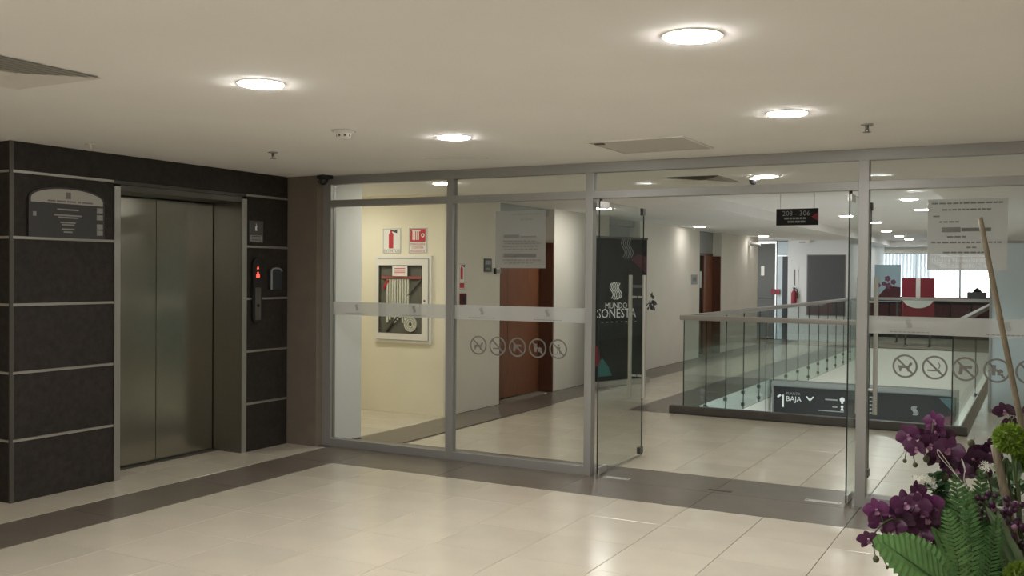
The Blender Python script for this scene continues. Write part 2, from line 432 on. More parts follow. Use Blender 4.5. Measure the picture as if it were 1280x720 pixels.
# small notice, call panel, leaflet holder
nt_ = thing('notice_plate', 'small grey notice plate above the elevator call panel', 'sign', (LX + .004, 6.368, 1.80), EAST)
B(-.085, .085, -.008, 0, 0, .185).build('plate', 'sign_grey', nt_)
B(-.07, .07, -.0095, -.008, .008, .060).build('white_field', 'ink_grey', nt_)
b = MB()
for z in (.018, .034, .048): b.box(-.055, .055, -.0105, -.0095, z, z + .006)
b.build('printed_lines', 'ink_dark', nt_)
MB().prism([(-.012, .10), (.012, .10), (.004, .13), (.014, .13), (-.004, .165), (.0, .138), (-.012, .138)], -.0095, -.008).build('pictogram', 'ink_white', nt_)
cp = thing('call_panel', 'slim dark elevator call panel with red lit display', 'call panel', (LX + .002, 6.378, 1.10), EAST)
pl = [(-.058, .04), (-.03, 0), (.03, 0), (.058, .04)] + [(.058 * math.cos(t), .515 + .05 * math.sin(t)) for t in [PI * k / 10 for k in range(0, 11)]]
MB().prism(pl, -.022, 0).build('housing', 'plastic_black', cp, bev=.003)
B(-.034, .034, -.027, -.022, .03, .31).build('metal_plate', 'steel_frame', cp, bev=.002)
MB().prism([(-.020, .425), (-.008, .425), (-.008, .445), (.008, .445), (.008, .425), (.020, .425), (.020, .395), (-.020, .395)], -.0245, -.022).build('display_digit', 'led_red', cp)
MB().prism([(-.014, .470), (.014, .470), (0, .496)], -.0245, -.022).build('display_arrow', 'led_red', cp)
MB().disc(0, .155, .014, -.033, -.027).build('call_button', 'plastic_black', cp)
lh = thing('leaflet_holder', 'small grey curved holder with pale rim on the dark cladding beside the call panel', 'holder', (LX + .002, 6.60, 1.39), EAST)
hp = [(-.07, 0), (.07, 0), (.07, .16)] + [(.07 * math.cos(t), .165 + .028 * math.sin(t)) for t in [PI * k / 8 for k in range(0, 9)]]
MB().prism(hp, -.035, 0).build('body', 'plastic_blue', lh, bev=.003)
b = MB(); b.box(-.074, -.056, -.038, -.030, 0, .165)
b.prism([(.074 * math.cos(t), .162 + .034 * math.sin(t)) for t in [PI * k / 8 for k in range(9)]] + [(.060 * math.cos(t), .158 + .024 * math.sin(t)) for t in [PI * (8 - k) / 8 for k in range(9)]], -.038, -.030)
b.build('pale_rim', 'ink_grey', lh)

# ------------------------------------------------------------------ glazed partition
posts = [(-5.645, -5.555), (-4.342, -4.282), (-3.085, -3.025), (-1.088, -1.022), (.14, .20), (1.35, 1.41), (2.54, 2.60)]
FY0, FY1 = 6.862, 6.937
top_bar = B(-5.645, 2.60, FY0, FY1, 2.325, CZ).mesh('top_rail', 'alu', bev=.003)
gp = struct(obj('wall_glazed', top_bar), 'grey aluminium framed glass partition across the lobby')
for x0, x1 in posts: B(x0, x1, FY0, FY1, 0, 2.325).build('post', 'alu', gp, bev=.003)
def decal_icon(kind, r):
    b = MB(); y0, y1 = -.0012, 0
    b.ring(0, 0, r * .84, r, y0, y1)
    b.bar((-r * .62, r * .62), (r * .62, -r * .62), r * .16, y0, y1)
    q = r * .5
    if kind == 0:      # dog
        b.prism([(-q, .1 * q), (.5 * q, .1 * q), (.8 * q, .7 * q), (1.15 * q, .6 * q), (1.1 * q, .25 * q), (.75 * q, -.1 * q), (.65 * q, -.9 * q), (.4 * q, -.9 * q), (.3 * q, -.35 * q), (-.5 * q, -.35 * q), (-.6 * q, -.9 * q), (-.85 * q, -.9 * q), (-1.0 * q, -.2 * q), (-1.25 * q, .55 * q)], y0, y1)
    elif kind == 1:    # cigarette
        b.box(-1.1 * q, .5 * q, y0, y1, -.62 * q, -.36 * q); b.box(.6 * q, .8 * q, y0, y1, -.62 * q, -.36 * q)
        b.bar((.6 * q, -.2 * q), (.8 * q, .4 * q), .16 * q, y0, y1); b.bar((.8 * q, .4 * q), (.5 * q, .9 * q), .16 * q, y0, y1)
    elif kind == 2:    # pistol
        b.box(-.9 * q, 1.0 * q, y0, y1, .1 * q, .55 * q); b.prism([(-.9 * q, .1 * q), (-.3 * q, .1 * q), (-.5 * q, -.9 * q), (-1.05 * q, -.9 * q)], y0, y1)
        b.ring(.0, -.1 * q, .15 * q, .27 * q, y0, y1, n=10)
    elif kind == 3:    # food and drink
        b.prism([(-.8 * q, .9 * q), (-.1 * q, .9 * q), (-.2 * q, -.8 * q), (-.7 * q, -.8 * q)], y0, y1)
        b.prism([(.05 * q, -.3 * q), (.95 * q, -.3 * q), (.95 * q, -.05 * q), (.5 * q, .3 * q), (.05 * q, -.05 * q)], y0, y1); b.box(.05 * q, .95 * q, y0, y1, -.75 * q, -.42 * q)
    else:              # person on a skate
        b.disc(.1 * q, .75 * q, .26 * q, y0, y1, 10); b.prism([(-.3 * q, .42 * q), (.5 * q, .42 * q), (.4 * q, -.25 * q), (-.2 * q, -.25 * q)], y0, y1)
        b.bar((-.05 * q, -.25 * q), (-.2 * q, -.85 * q), .22 * q, y0, y1); b.bar((.25 * q, -.25 * q), (.4 * q, -.85 * q), .22 * q, y0, y1); b.box(-.7 * q, .9 * q, y0, y1, -1.0 * q, -.88 * q)
    return b.mesh('prohibition_decal', 'vinyl')
def s_logo(b, cx, cz, h, y0, y1, n=6, w=None):   # a bundle of parallel S curves
    w = w or h * .045
    for k in range(n):
        off = (k - (n - 1) / 2) * h * .135
        pts = []
        for i in range(13):
            t = i / 12; zz = h * (.5 - t)
            pts.append((cx + off + math.sin(t * 2 * PI) * -h * .13, cz + zz * (1 - .06 * abs(k - (n - 1) / 2))))
        for a, c in zip(pts, pts[1:]): b.bar(a, c, w, y0, y1)
    return b
icons = [decal_icon(k, .078) for k in range(5)]
for bi, (i, name_) in enumerate([(0, 'a'), (1, 'b'), (3, 'c'), (4, 'd'), (5, 'e')]):
    x0, x1 = posts[i][1], posts[i + 1][0]
    B(x0, x1, FY0, FY1, 0, .070).build('sill_rail', 'alu', gp, bev=.003)
    B(x0, x1, FY0, FY1, 2.127, 2.186).build('transom_rail', 'alu', gp, bev=.003)
    p = obj('glass_pane', pane_mesh(x1 - x0, 2.057, .008, 'glass'), gp, (x0, GY, .070))
    obj('upper_glass_pane', pane_mesh(x1 - x0, .139, .008, 'glass'), gp, (x0, GY, 2.186))
    # frosted safety band with small marks
    wdt = x1 - x0
    B(.004, wdt - .004, -.0056, -.0044, 1.100, 1.217).build('frosted_band', 'frost', p)
    mk = MB()
    for u in (.22, .72):
        s_logo(mk, wdt * u, 1.170, .058, -.0068, -.0057, n=4)
        for k in range(9): mk.box(wdt * u - .12 + k * .028, wdt * u - .12 + k * .028 + .02, -.0068, -.0057, 1.113, 1.118)
    mk.build('band_marks', 'vinyl', p)
    if i in (1, 3):
        first = -4.047 if i == 1 else -.787
        for k in range(5):
            o = obj('prohibition_decal', icons[k] if i == 1 else icons[k], p, (first + .181 * k - x0, -.0046, .960 - .070))
i = 2; x0, x1 = posts[2][1], posts[3][0]
B(x0, x1, FY0, FY1, 2.127, 2.186).build('transom_rail', 'alu', gp, bev=.003)
obj('upper_glass_pane', pane_mesh(x1 - x0, .139, .008, 'glass'), gp, (x0, GY, 2.186))

# glass door leaves, open into the corridor
def leaf(name, label, x, L):
    d = bpy.data.objects.new(name, None); COL.objects.link(d); d.location = (x, GY, 0); struct(d, label)
    obj('glass_sheet', pane_mesh(L, 2.096, .010, 'glass_door', 'y'), d, (0, 0, .012))
    for s in (-1, 1):
        hb = MB(); hy = L - .13
        hb.tube([(s * .062, hy, .515), (s * .062, hy, 1.545)], .0165, 12)
        h = hb.build('pull_handle', 'bright_steel', d, smooth=False)
        for z in (.70, 1.36):
            MB().tube([(s * .006, hy, z), (s * .062, hy, z)], .009, 8).build('handle_mount', 'bright_steel', h)
    for y0, y1, z0, z1 in ((0, .16, .012, .062), (0, .16, 2.056, 2.108), (L - .07, L + .004, .03, .085), (L - .05, L + .004, 2.05, 2.108)):
        B(-.014, .014, y0, y1, z0, z1).build('patch_fitting', 'dark_strip' if y0 > .1 else 'bright_steel', d, bev=.002)
    MB().lathe([(.012, 0), (.012, .013)], (0, .03, 0), 12).build('floor_pivot', 'bright_steel', d)
    MB().lathe([(.012, 2.108), (.012, 2.13)], (0, .03, 0), 12).build('top_pivot', 'plastic_black', d)
leaf('door_1', 'open glass door leaf beside the black banner', -2.985, .945)
leaf('door_2', 'open glass door leaf seen edge-on at the right post', -1.150, .945)
for lb, x0, x1, y0, y1, mt in (('brushed steel floor plate at the foot of the left door leaf', -2.93, -2.72, 6.87, 6.93, 'bright_steel'),
                               ('brushed steel floor plate at the foot of the right door leaf', -1.42, -1.18, 6.87, 6.93, 'bright_steel'),
                               ('small dark lock plate in the floor mid doorway', -2.10, -1.93, 6.86, 6.90, 'dark_strip')):
    fp = MB(); fp.box(x0, x1, y0, y1, 0, .003)
    o = fp.build('floor_plate', mt, bev=.001); tag(o, lb, 'floor plate')
    for xx in (x0 + .015, x1 - .015): MB().lathe([(.006, .003), (.005, .0045)], (xx, (y0 + y1) / 2, 0), 10).build('screw', 'dark_strip', o)

# paper notices on the glass
def poster(label, x0, x1, z0, z1, kind):
    t = thing('notice_poster', label, 'poster', (x0, GY - .0062, z0))
    W_, H_ = x1 - x0, z1 - z0
    B(0, W_, -.0012, 0, 0, H_).build('sheet', 'poster_film' if kind else 'poster_clear', t)
    b = MB(); d = MB()
    if kind == 0:
        for z, a, c in ((.93, .32, .95), (.84, .50, .80), (.46, .15, .85), (.42, .18, .95), (.37, .15, .90), (.32, .18, .85), (.13, .15, .92), (.08, .18, .80)):
            x = a
            while x < c - .04:
                l = random.uniform(.03, .09); b.box(x * W_, min(x + l, c) * W_, -.0020, -.0012, z * H_, (z + .018) * H_); x += l + .02
        d.box(.17 * W_, .48 * W_, -.0022, -.0012, .53 * H_, .585 * H_); d.box(.50 * W_, .82 * W_, -.0022, -.0012, .535 * H_, .56 * H_)
        b.box(.17 * W_, .82 * W_, -.0022, -.0012, .185 * H_, .255 * H_)
        b.build('printed_lines', 'print_grey', t); d.build('printed_heading', 'ink_mid', t)
    else:
        for z, a, c in ((.93, .05, .95), (.84, .18, .80), (.75, .07, .18), (.67, .15, .40), (.46, .25, .50), (.38, .05, .95), (.31, .50, .62), (.24, .20, .75)):
            x = a
            while x < c - .03:
                l = random.uniform(.03, .09); b.box(x * W_, min(x + l, c) * W_, -.0020, -.0012, z * H_, (z + .022) * H_); x += l + .015
        d.box(.18 * W_, .42 * W_, -.0022, -.0012, .535 * H_, .605 * H_)
        b.box(.43 * W_, .80 * W_, -.0022, -.0012, .545 * H_, .595 * H_)
        b.build('printed_lines', 'print_grey', t); d.build('printed_heading', 'ink_mid', t)
        text(t, 'Lunes a Viernes 08:00', .036, .06 * W_, .115 * H_, -.0024, 'ink_white')  # white colour paints window light passing through the clear letters, both lines
        text(t, 'Sábados 08:00 - 14:00', .036, .16 * W_, .035 * H_, -.0024, 'ink_white')
        B(.17 * W_, .72 * W_, -.0022, -.0012, .195 * H_, .205 * H_).build('printed_rule', 'ink_white', t)
poster('pale translucent notice sheet taped to the glass in front of the wooden door', -3.892, -3.440, 1.593, 2.050, 0)
poster('pale translucent opening hours sheet on the right glass pane behind the bamboo stick', -.661, -.195, 1.593, 2.052, 1)

# ------------------------------------------------------------------ corridor walls
struct(B(-5.82, -5.62, 6.98, 7.40, 0, CZ).build('wall_stub', 'wall_cool'), 'short cool white wall end just behind the glazing')
struct(B(-8.2, -5.82, 7.20, 7.40, 0, CZ).build('wall_alcove_front', 'wall_cream'), 'cream wall closing the alcove towards the lobby')
struct(B(-8.2, -8.0, 7.40, 9.1, 0, CZ).build('wall_alcove_end', 'wall_cream'), 'cream end wall of the alcove')
struct(B(-8.2, WX - .02, 8.90, 9.08, 0, CZ).build('wall_alcove_back', 'wall_cream'), 'cream alcove wall carrying the fire hose cabinet')
wc = MB(); RB = -5.84        # left corridor wall with three recessed doorways
doors = [(10.10, 11.56, 2.005), (13.40, 14.66, 2.005), (17.76, 19.16, 1.975)]
y = 8.901
for a, b_, z in doors:
    wc.box(RB - .12, WX, y, a, 0, CZ); wc.box(RB - .12, RB - .04, a, b_, 0, CZ); y = b_
wc.box(RB - .12, WX, y, 22.0, 0, CZ)
wcor = struct(wc.build('wall_corridor', 'wall_white'), 'white corridor wall with recessed wooden doorways')
dl = ['recessed reddish brown wooden door behind the left notice sheet', 'recessed wooden doorway hidden behind the black banner', 'far recessed wooden doorway standing half open']
for k, (a, b_, z) in enumerate(doors):
    d = bpy.data.objects.new('door_%d' % (k + 3), None); COL.objects.link(d); d.location = (RB, (a + b_) / 2, 0); d.rotation_euler = (0, 0, EAST); struct(d, dl[k])
    h = (b_ - a) / 2
    B(-h, h, -.02, .04, z, CZ - .002).build('transom_panel', 'grey_panel', d)
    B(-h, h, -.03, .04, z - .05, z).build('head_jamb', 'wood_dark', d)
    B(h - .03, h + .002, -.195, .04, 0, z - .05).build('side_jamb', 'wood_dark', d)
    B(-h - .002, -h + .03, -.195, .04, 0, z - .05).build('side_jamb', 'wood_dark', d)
    if k < 2:
        sp = -h + .03 + (2 * h - .06) * .38
        l1 = B(-h + .03, sp - .002, 0, .04, .006, z - .05).build('door_leaf', 'wood', d, bev=.003)
        l2 = B(sp + .002, h - .03, 0, .04, .006, z - .05).build('door_leaf', 'wood', d, bev=.003)
        hb = MB(); hb.tube([(sp + .06, 0, 1.0), (sp + .06, -.05, 1.0), (sp + .17, -.05, 1.0)], .009, 8); hb.build('lever_handle', 'bright_steel', l2)
        B(-h, h, -.1, -.02, CZ - .10, CZ - .002).build('recess_top_rail', 'grey_panel', d)  # plain grey rail across the top of the recess
    else:
        B(-h + .03, -h + .34, -.02, .04, .006, z - .05).build('side_panel', 'wood', d)
        B(-h + .34, .12, .0, .03, .006, z - .05).build('dark_glazing', 'glass_dark', d)
        B(-h + .34, .12, .035, .04, .006, z - .05).build('dark_doorway_sheet', 'dark_opening', d)  # near-black sheet paints the darkness of the open part
        l2 = B(.12, h - .03, -.03, .02, .006, z - .05).build('door_leaf', 'wood', d, bev=.003)
        B(-h + .36, .05, -.004, 0, 1.30, 1.62).build('framed_notice', 'pale_blue', d)
struct(B(3.0, 3.2, 6.94, 31, 0, CZ).build('wall_corridor_right', 'wall_white'), 'white wall right of the void')
struct(B(-7.4, -7.2, 22.0, 31, 0, CZ).build('wall_far_side', 'wall_white'), 'white side wall at the far end')

# fire hose cabinet and signs
hc = thing('fire_hose_cabinet', 'white framed fire hose cabinet with glass door on the cream wall', 'cabinet', (-6.178, 8.90, .775))
fw, fh = .375, .96
b = MB(); b.box(-fw, -fw + .03, -.03, 0, 0, fh); b.box(fw - .03, fw, -.03, 0, 0, fh); b.box(-fw + .03, fw - .03, -.03, 0, 0, .03); b.box(-fw + .03, fw - .03, -.03, 0, fh - .03, fh)
b.build('outer_frame', 'plastic_white', hc)
B(-fw + .03, fw - .03, -.006, -.001, .03, fh - .03).build('back_plate', 'cab_inside', hc)
dr = MB(); L, R_, D_, U_ = -.315, .265, .105, .855
dr.box(-fw + .035, L, -.045, -.03, .035, fh - .035); dr.box(R_, fw - .035, -.045, -.03, .035, fh - .035); dr.box(L, R_, -.045, -.03, .035, D_); dr.box(L, R_, -.045, -.03, U_, fh - .035)
dd = dr.build('door_frame', 'plastic_white', hc)
obj('door_glass', pane_mesh(R_ - L, U_ - D_, .004, 'glass'), dd, (L, -.037, D_))
MB().disc(.30, .47, .010, -.052, -.045).build('lock', 'dark_strip', dd)
B(L + .03, R_ - .02, -.030, -.012, .705, .735).build('hose_rack', 'rack_red', hc)
for k in range(9):
    x = L + .11 + k * .034
    hb = MB(); z1 = .70; z0 = .22 + .03 * (k % 3)
    hb.box(x - .011, x + .011, -.028, -.010, z0, z1)
    hb.build('hose_fold', 'hose', hc, bev=.004)
hb = MB(); hb.tube([(L + .06, -.02, .60), (L + .12, -.02, .69)], .018, 8); hb.build('valve', 'sign_red', hc)
for (cx, cz, r) in ((.10, .21, .09),):
    hb = MB(); 
    for q in range(3): hb.ring(cx, cz, r * (.25 + .25 * q), r * (.25 + .25 * q) + .016, -.026, -.010, n=20)
    hb.build('hose_coil', 'hose', hc)
hb = MB(); hb.tube([(-.22, -.02, .12), (-.02, -.02, .34)], .012, 8); hb.build('nozzle', 'dark_strip', hc)
hb = MB(); hb.tube([(.06, -.02, .52), (.24, -.02, .70)], .010, 8); hb.build('feed_pipe', 'cab_inside', hc)
st = B(-.13, .07, -.0415, -.0395, .735, .845).build('warning_label', 'paper', hc)
b = MB()
for z in (.755, .775, .795, .815): b.box(-.10, .04, -.0425, -.0415, z, z + .009)
b.build('printed_lines', 'sign_red', st)
def wallsign(name, label, loc, rot, w_, h_):
    t = thing(name, label, 'sign', loc, rot)
    B(-w_ / 2, w_ / 2, -.006, 0, 0, h_).build('plate', 'paper', t)
    e = MB(); q = .006
    e.box(-w_ / 2 + .006, w_ / 2 - .006, -.0068, -.006, .006, .006 + q); e.box(-w_ / 2 + .006, w_ / 2 - .006, -.0068, -.006, h_ - .006 - q, h_ - .006)
    e.box(-w_ / 2 + .006, -w_ / 2 + .006 + q, -.0068, -.006, .012, h_ - .012); e.box(w_ / 2 - .006 - q, w_ / 2 - .006, -.0068, -.006, .012, h_ - .012)
    e.build('border', 'ink_grey', t)
    return t
def extinguisher(t, s, cx, cz):
    b = MB(); b.prism([(cx - .032 * s, cz - .10 * s), (cx + .032 * s, cz - .10 * s), (cx + .032 * s, cz + .06 * s), (cx + .018 * s, cz + .085 * s), (cx - .018 * s, cz + .085 * s), (cx - .032 * s, cz + .06 * s)], -.0080, -.006)
    b.box(cx - .012 * s, cx + .012 * s, -.0080, -.006, cz + .085 * s, cz + .11 * s)
    b.build('extinguisher_symbol', 'sign_red', t)
    b = MB(); b.bar((cx - .01 * s, cz + .112 * s), (cx + .06 * s, cz + .095 * s), .018 * s, -.0080, -.006); b.prism([(cx + .05 * s, cz + .11 * s), (cx + .085 * s, cz + .12 * s), (cx + .085 * s, cz + .075 * s), (cx + .05 * s, cz + .085 * s)], -.0080, -.006)
    b.build('nozzle_symbol', 'ink_dark', t)
t = wallsign('extinguisher_sign', 'red and white extinguisher sign above the left of the hose cabinet', (-6.342, 8.90, 1.757), 0, .25, .285)
extinguisher(t, .95, -.01, .155); text(t, 'EXTINTOR', .045, 0, .018, -.0075, 'ink_mid', align='CENTER')
t = wallsign('fire_hose_sign', 'red and white fire hose sign above the right of the hose cabinet', (-5.996, 8.90, 1.757), 0, .25, .285)
B(-.10, .10, -.0075, -.006, .130, .270).build('red_field', 'sign_red', t)
b = MB()
for k in range(4): b.box(-.07 + k * .024, -.057 + k * .024, -.0085, -.0075, .15, .245)
b.box(-.075, .035, -.0085, -.0075, .245, .255); b.ring(.065, .20, .012, .022, -.0085, -.0075, n=14)
b.build('hose_symbol', 'paper', t)
for s_, z in (('MANGUERA', .092), ('CONTRA', .055), ('INCENDIOS', .018)): text(t, s_, .036, 0, z, -.0075, 'sign_red', align='CENTER')
t = wallsign('extinguisher_sign', 'narrow foreshortened extinguisher sign on the side wall right of the hose cabinet', (WX, 9.23, 1.365), EAST, .13, .295)
extinguisher(t, .75, -.008, .19); B(-.045, .045, -.0075, -.006, .02, .075).build('lettering_block', 'sign_red', t)
t = thing('alarm_call_point', 'small dark red alarm box under the sign on the side wall', 'alarm box', (WX, 9.235, 1.20), EAST)
B(-.045, .045, -.04, 0, 0, .125).build('body', 'maroon', t, bev=.005); B(-.028, .028, -.043, -.04, .03, .085).build('push_plate', 'plastic_black', t)
t = thing('room_plaque', 'grey plaque on the white wall left of the wooden door', 'sign', (WX, 9.80, 1.565), EAST)
B(-.085, .085, -.012, 0, 0, .155).build('plate', 'sign_grey', t, bev=.002); B(-.06, .06, -.0135, -.012, .085, .13).build('number_field', 'ink_grey', t)
B(-.055, .04, -.0135, -.012, .03, .045).build('printed_line', 'ink_grey', t)
t = thing('projecting_sign', 'grey sign plate sticking out from the jamb at the wooden door', 'sign', (WX, 10.0, 1.55), EAST)
B(-.05, .09, -.02, 0, 0, .05).build('plate', 'ink_grey', t)
B(-.05, -.03, -.03, 0, -.01, .06).build('bracket', 'sign_grey', t)
t = thing('room_plaque', 'small grey plaque beside the far half open doorway', 'sign', (WX, 17.43, 1.375), EAST)
B(-.17, .17, -.012, 0, 0, .18).build('plate', 'ink_grey', t, bev=.002); B(-.10, .10, -.0135, -.012, .06, .13).build('number_field', 'ink_mid', t)

# ------------------------------------------------------------------ banner
ba = thing('roll_up_banner', 'black roll-up banner printed MUNDO SONESTA behind the open door leaf', 'banner', (-5.175, 12.77, 0), math.atan2(.92, .37))
HWB = .51
B(-HWB - .02, HWB + .02, -.06, .08, .0, .075).build('base_cassette', 'bright_steel', ba, bev=.008)
for s in (-1, 1): B(s * .3 - .03, s * .3 + .03, -.12, .14, 0, .02).build('foot', 'bright_steel', ba)
sh = B(-HWB, HWB, -.002, .002, .075, 2.05).build('printed_sheet', 'sign_black', ba)
MB().tube([(0, .03, .05), (0, .03, 2.06)], .012, 8).build('support_pole', 'bright_steel', ba)
B(-HWB - .01, HWB + .01, -.008, .008, 2.045, 2.075).build('top_rail', 'dark_strip', ba)
b = MB(); s_logo(b, -.12, 1.32, .25, -.0035, -.0022, n=6, w=.0135); b.build('ribbon_emblem', 'ink_white', sh)
b = MB(); s_logo(b, .10, 1.92, .30, -.0035, -.0022, n=5, w=.010); b.build('ribbon_emblem', 'ink_grey', sh)
text(sh, 'MUNDO', .115, -.11, 1.075, -.0034, 'ink_white', align='CENTER'); text(sh, 'SONESTA', .185, -.10, .945, -.0034, 'ink_white', align='CENTER', sx=.98)
b = MB()
for k in range(8): b.box(-.40 + k * .095, -.36 + k * .095, -.0034, -.0022, .88, .892)
b.build('small_lettering', 'ink_grey', sh)
MB().prism([(.18, 1.76), (.50, 1.56), (.50, 1.80), (.32, 1.84)], -.0034, -.0022).build('red_shape', 'maroon', sh)
MB().prism([(-.50, .28), (-.40, .30), (-.44, .52), (-.50, .58)], -.0034, -.0022).build('red_shape', 'red', sh)
MB().prism([(-.46, .14), (-.18, .14), (-.26, .28), (-.38, .40), (-.44, .32)], -.0034, -.0022).build('teal_shape', 'teal', sh)
b = MB(); b.box(.14, .50, -.0034, -.0022, 1.36, 1.40); b.build('grey_bar', 'ink_mid', sh)
pl_ = thing('dark_sprig', 'small black leafy sprig sticking out beside the black banner', 'plant', (-4.975, 13.285, 1.14))
MB().tube([(-.02, -.04, -.05), (.0, -.01, -.01), (.05, .05, .0)], .007, 6).build('stem', 'plastic_black', pl_)
for k in range(20):
    c = Vector((random.uniform(0, .06), random.uniform(0, .07), random.uniform(-.08, .08))); d = Vector((random.uniform(-.4, 1), random.uniform(-.3, 1), random.uniform(-1, 1))).normalized(); r = random.uniform(.06, .10)
    sd = d.cross(Vector((.9, -.45, .1))).normalized() * .022; b = MB()
    b.add([c, c + d * r * .5 + sd, c + d * r, c + d * r * .5 - sd, c + d * r * .5 + Vector((.006, -.006, 0))], [(0, 1, 4), (1, 2, 4), (2, 3, 4), (3, 0, 4)])
    b.build('leaf', 'plastic_black', pl_, recalc=False)

# ------------------------------------------------------------------ the void: fascias, bulkhead, railing
struct(B(VX0, VX0 + .012, VY0, VY1 - .012, -1.6, -.0005).build('trim_1', 'fascia'), 'white slab edge on the left of the void')
struct(B(VX0, VX1, VY1 - .012, VY1, -1.6, -.0005).build('trim_2', 'fascia'), 'white slab edge at the far side of the void')
struct(B(VX1 - .012, VX1, VY0, VY1 - .012, -1.6, -.0005).build('trim_3', 'fascia'), 'white slab edge on the right of the void')
struct(B(-8, 3, 31.2, 31.4, -3.5, -.3).build('wall_lower', 'fascia'), 'white wall of the storey below')
bk = thing('directory_bulkhead', 'grey bulkhead across the void carrying a dark directory sign reading 1 PLANTA BAJA', 'sign', (0, 14.5, 0))
B(-3.49, -.98, .03, .25, -1.05, -.002).build('bulkhead', 'grey_fascia', bk, bev=.004)
B(-3.46, -1.0, 0, .03, -.47, -.085).build('sign_panel', 'sign_black', bk)
text(bk, '1', .26, -3.385, -.375, -.002, 'ink_white'); MB().bar((-3.40, -.235), (-3.352, -.20), .028, -.002, 0).build('numeral_flag', 'ink_white', bk); text(bk, 'PLANTA', .055, -3.275, -.19, -.002, 'ink_grey'); text(bk, 'BAJA', .105, -3.28, -.285, -.002, 'ink_white')
b = MB(); b.bar((-2.985, -.20), (-2.935, -.255), .02, -.002, 0); b.bar((-2.935, -.255), (-2.885, -.20), .02, -.002, 0); b.build('down_chevron', 'ink_white', bk)
b = MB(); b.box(-2.72, -2.55, -.002, 0, -.235, -.215); b.box(-2.62, -2.55, -.002, 0, -.335, -.315); b.box(-2.82, -2.46, -.002, 0, -.395, -.383); b.build('lettering_bars', 'ink_grey', bk)
b = MB(); b.disc(-2.485, -.215, .035, -.002, 0, 12); b.box(-2.50, -2.47, -.002, 0, -.27, -.24); b.disc(-2.485, -.315, .02, -.002, 0, 10); b.prism([(-2.51, -.37), (-2.46, -.37), (-2.475, -.335), (-2.495, -.335)], -.002, 0); b.build('pictograms', 'ink_white', bk)
b = MB(); s_logo(b, -1.52, -.30, .13, -.002, 0, n=4, w=.012); b.build('ribbon_emblem', 'ink_grey', bk)
b = MB()
for k in range(5): b.box(-2.15, -2.15 + .08 + .02 * (k % 2), -.002, 0, -.16 - k * .055, -.145 - k * .055)
b.build('lettering_bars', 'ink_grey', bk)
MB().prism([(-1.22, -.10), (-1.02, -.10), (-1.02, -.30)], -.002, 0).build('teal_shape', 'dark_teal', bk)
MB().prism([(-1.24, -.40), (-1.02, -.32), (-1.02, -.46), (-1.20, -.46)], -.002, 0).build('maroon_shape', 'maroon', bk)

rl = thing('glass_railing', 'glass railing with grey handrail around the corridor void', 'railing', (0, 0, 0))
RL, RR, RN, RFAR, RZ = VX0 + .045, VX1 - .045, VY0 - .04, VY1 - .045, 1.10
for x0, x1, y0, y1 in ((RL - .04, RR + .04, RN - .035, RN + .035), (RL - .035, RL + .035, RN + .035, RFAR + .035), (RR - .035, RR + .035, RN + .035, RFAR + .035), (RL + .035, RR - .035, RFAR - .035, RFAR + .035)):
    B(x0, x1, y0, y1, RZ - .055, RZ).build('handrail', 'rail', rl, bev=.014)
B(VX0 - .10, VX1 + .10, VY0 - .09, VY0, 0, .085).build('curb', 'curb', rl, bev=.004)
nx = 3; px_ = (RR - RL) / nx
mx_ = pane_mesh(px_ - .004, 0.965, .012, 'glass_rail'); 
for k in range(nx):
    obj('glass_panel', mx_, rl, (RL + k * px_ + .002, RN, .090)); obj('glass_panel', mx_, rl, (RL + k * px_ + .002, RFAR, .090))
ny = 14; py_ = (RFAR - RN - .02) / ny
my_ = pane_mesh(py_ - .006, 1.30, .012, 'glass_rail', 'y')
so = MB().tube([(0, 0, 0), (.042, 0, 0)], .024, 10).mesh('standoff', 'dark_strip')
so.transform(Matrix.Identity(4))
for k in range(ny):
    y0 = RN + .013 + k * py_
    obj('glass_panel', my_, rl, (RL, y0, -.245))
    for z in (-.03, -.19):
        obj('standoff', so, rl, (VX0 + .013, y0 + .02, z))

py3 = (RFAR - RN - .02) / 3; mr_ = pane_mesh(py3 - .006, 1.30, .012, 'glass_rail', 'y')
for k in range(3):
    y0 = RN + .013 + k * py3
    obj('glass_panel', mr_, rl, (RR, y0, -.245))
    for z in (-.03, -.19): obj('standoff', so, rl, (VX1 - .055, y0 + .04, z))
# ------------------------------------------------------------------ far end
struct(B(-7.2, -6.25, 24.0, 24.12, 0, CZ).build('wall_far', 'wall_white'), 'white far wall left of the glass storefront')
struct(B(-5.42, -4.02, 24.0, 24.2, 0, CZ).build('wall_far', 'wall_cool'), 'cool white far wall behind the railing')
struct(B(-4.22, -4.02, 24.2, 30, 0, CZ).build('wall_far_return', 'wall_cool'), 'cool white side wall leading to the bright window')
sf = thing('glass_storefront', 'grey glass shop front with white sticker at the far end of the corridor', 'storefront', (-5.98, 24.06, 0))
obj('glass_sheet', pane_mesh(.50, 2.30, .012, 'frost_grey'), sf, (-.25, 0, .02))
for x in (-.27, .25): B(x, x + .03, -.03, .03, 0, 2.39).build('frame_post', 'bright_steel', sf)
B(-.25, .25, -.03, .03, 2.33, 2.39).build('frame_head', 'bright_steel', sf)
B(-.10, -.02, -.010, -.007, 1.55, 1.78).build('white_sticker', 'paper', sf)
B(-.16, .20, -.010, -.007, .98, 1.0).build('dark_line', 'plastic_black', sf)
for x in (-.30, -.24): B(x, x + .03, -.05, -.03, 1.05, 1.20).build('lock_block', 'plastic_black', sf)
fd = bpy.data.objects.new('door_6', None); COL.objects.link(fd); fd.location = (-5.55, 24.06, 0); struct(fd, 'dark far doorway beside the glass shop front')
B(-.01, .12, .0, .05, .005, 2.03).build('door_leaf', 'plastic_black', fd); B(-.14, -.01, .0, .05, .005, 2.03).build('side_light', 'pale_blue', fd)
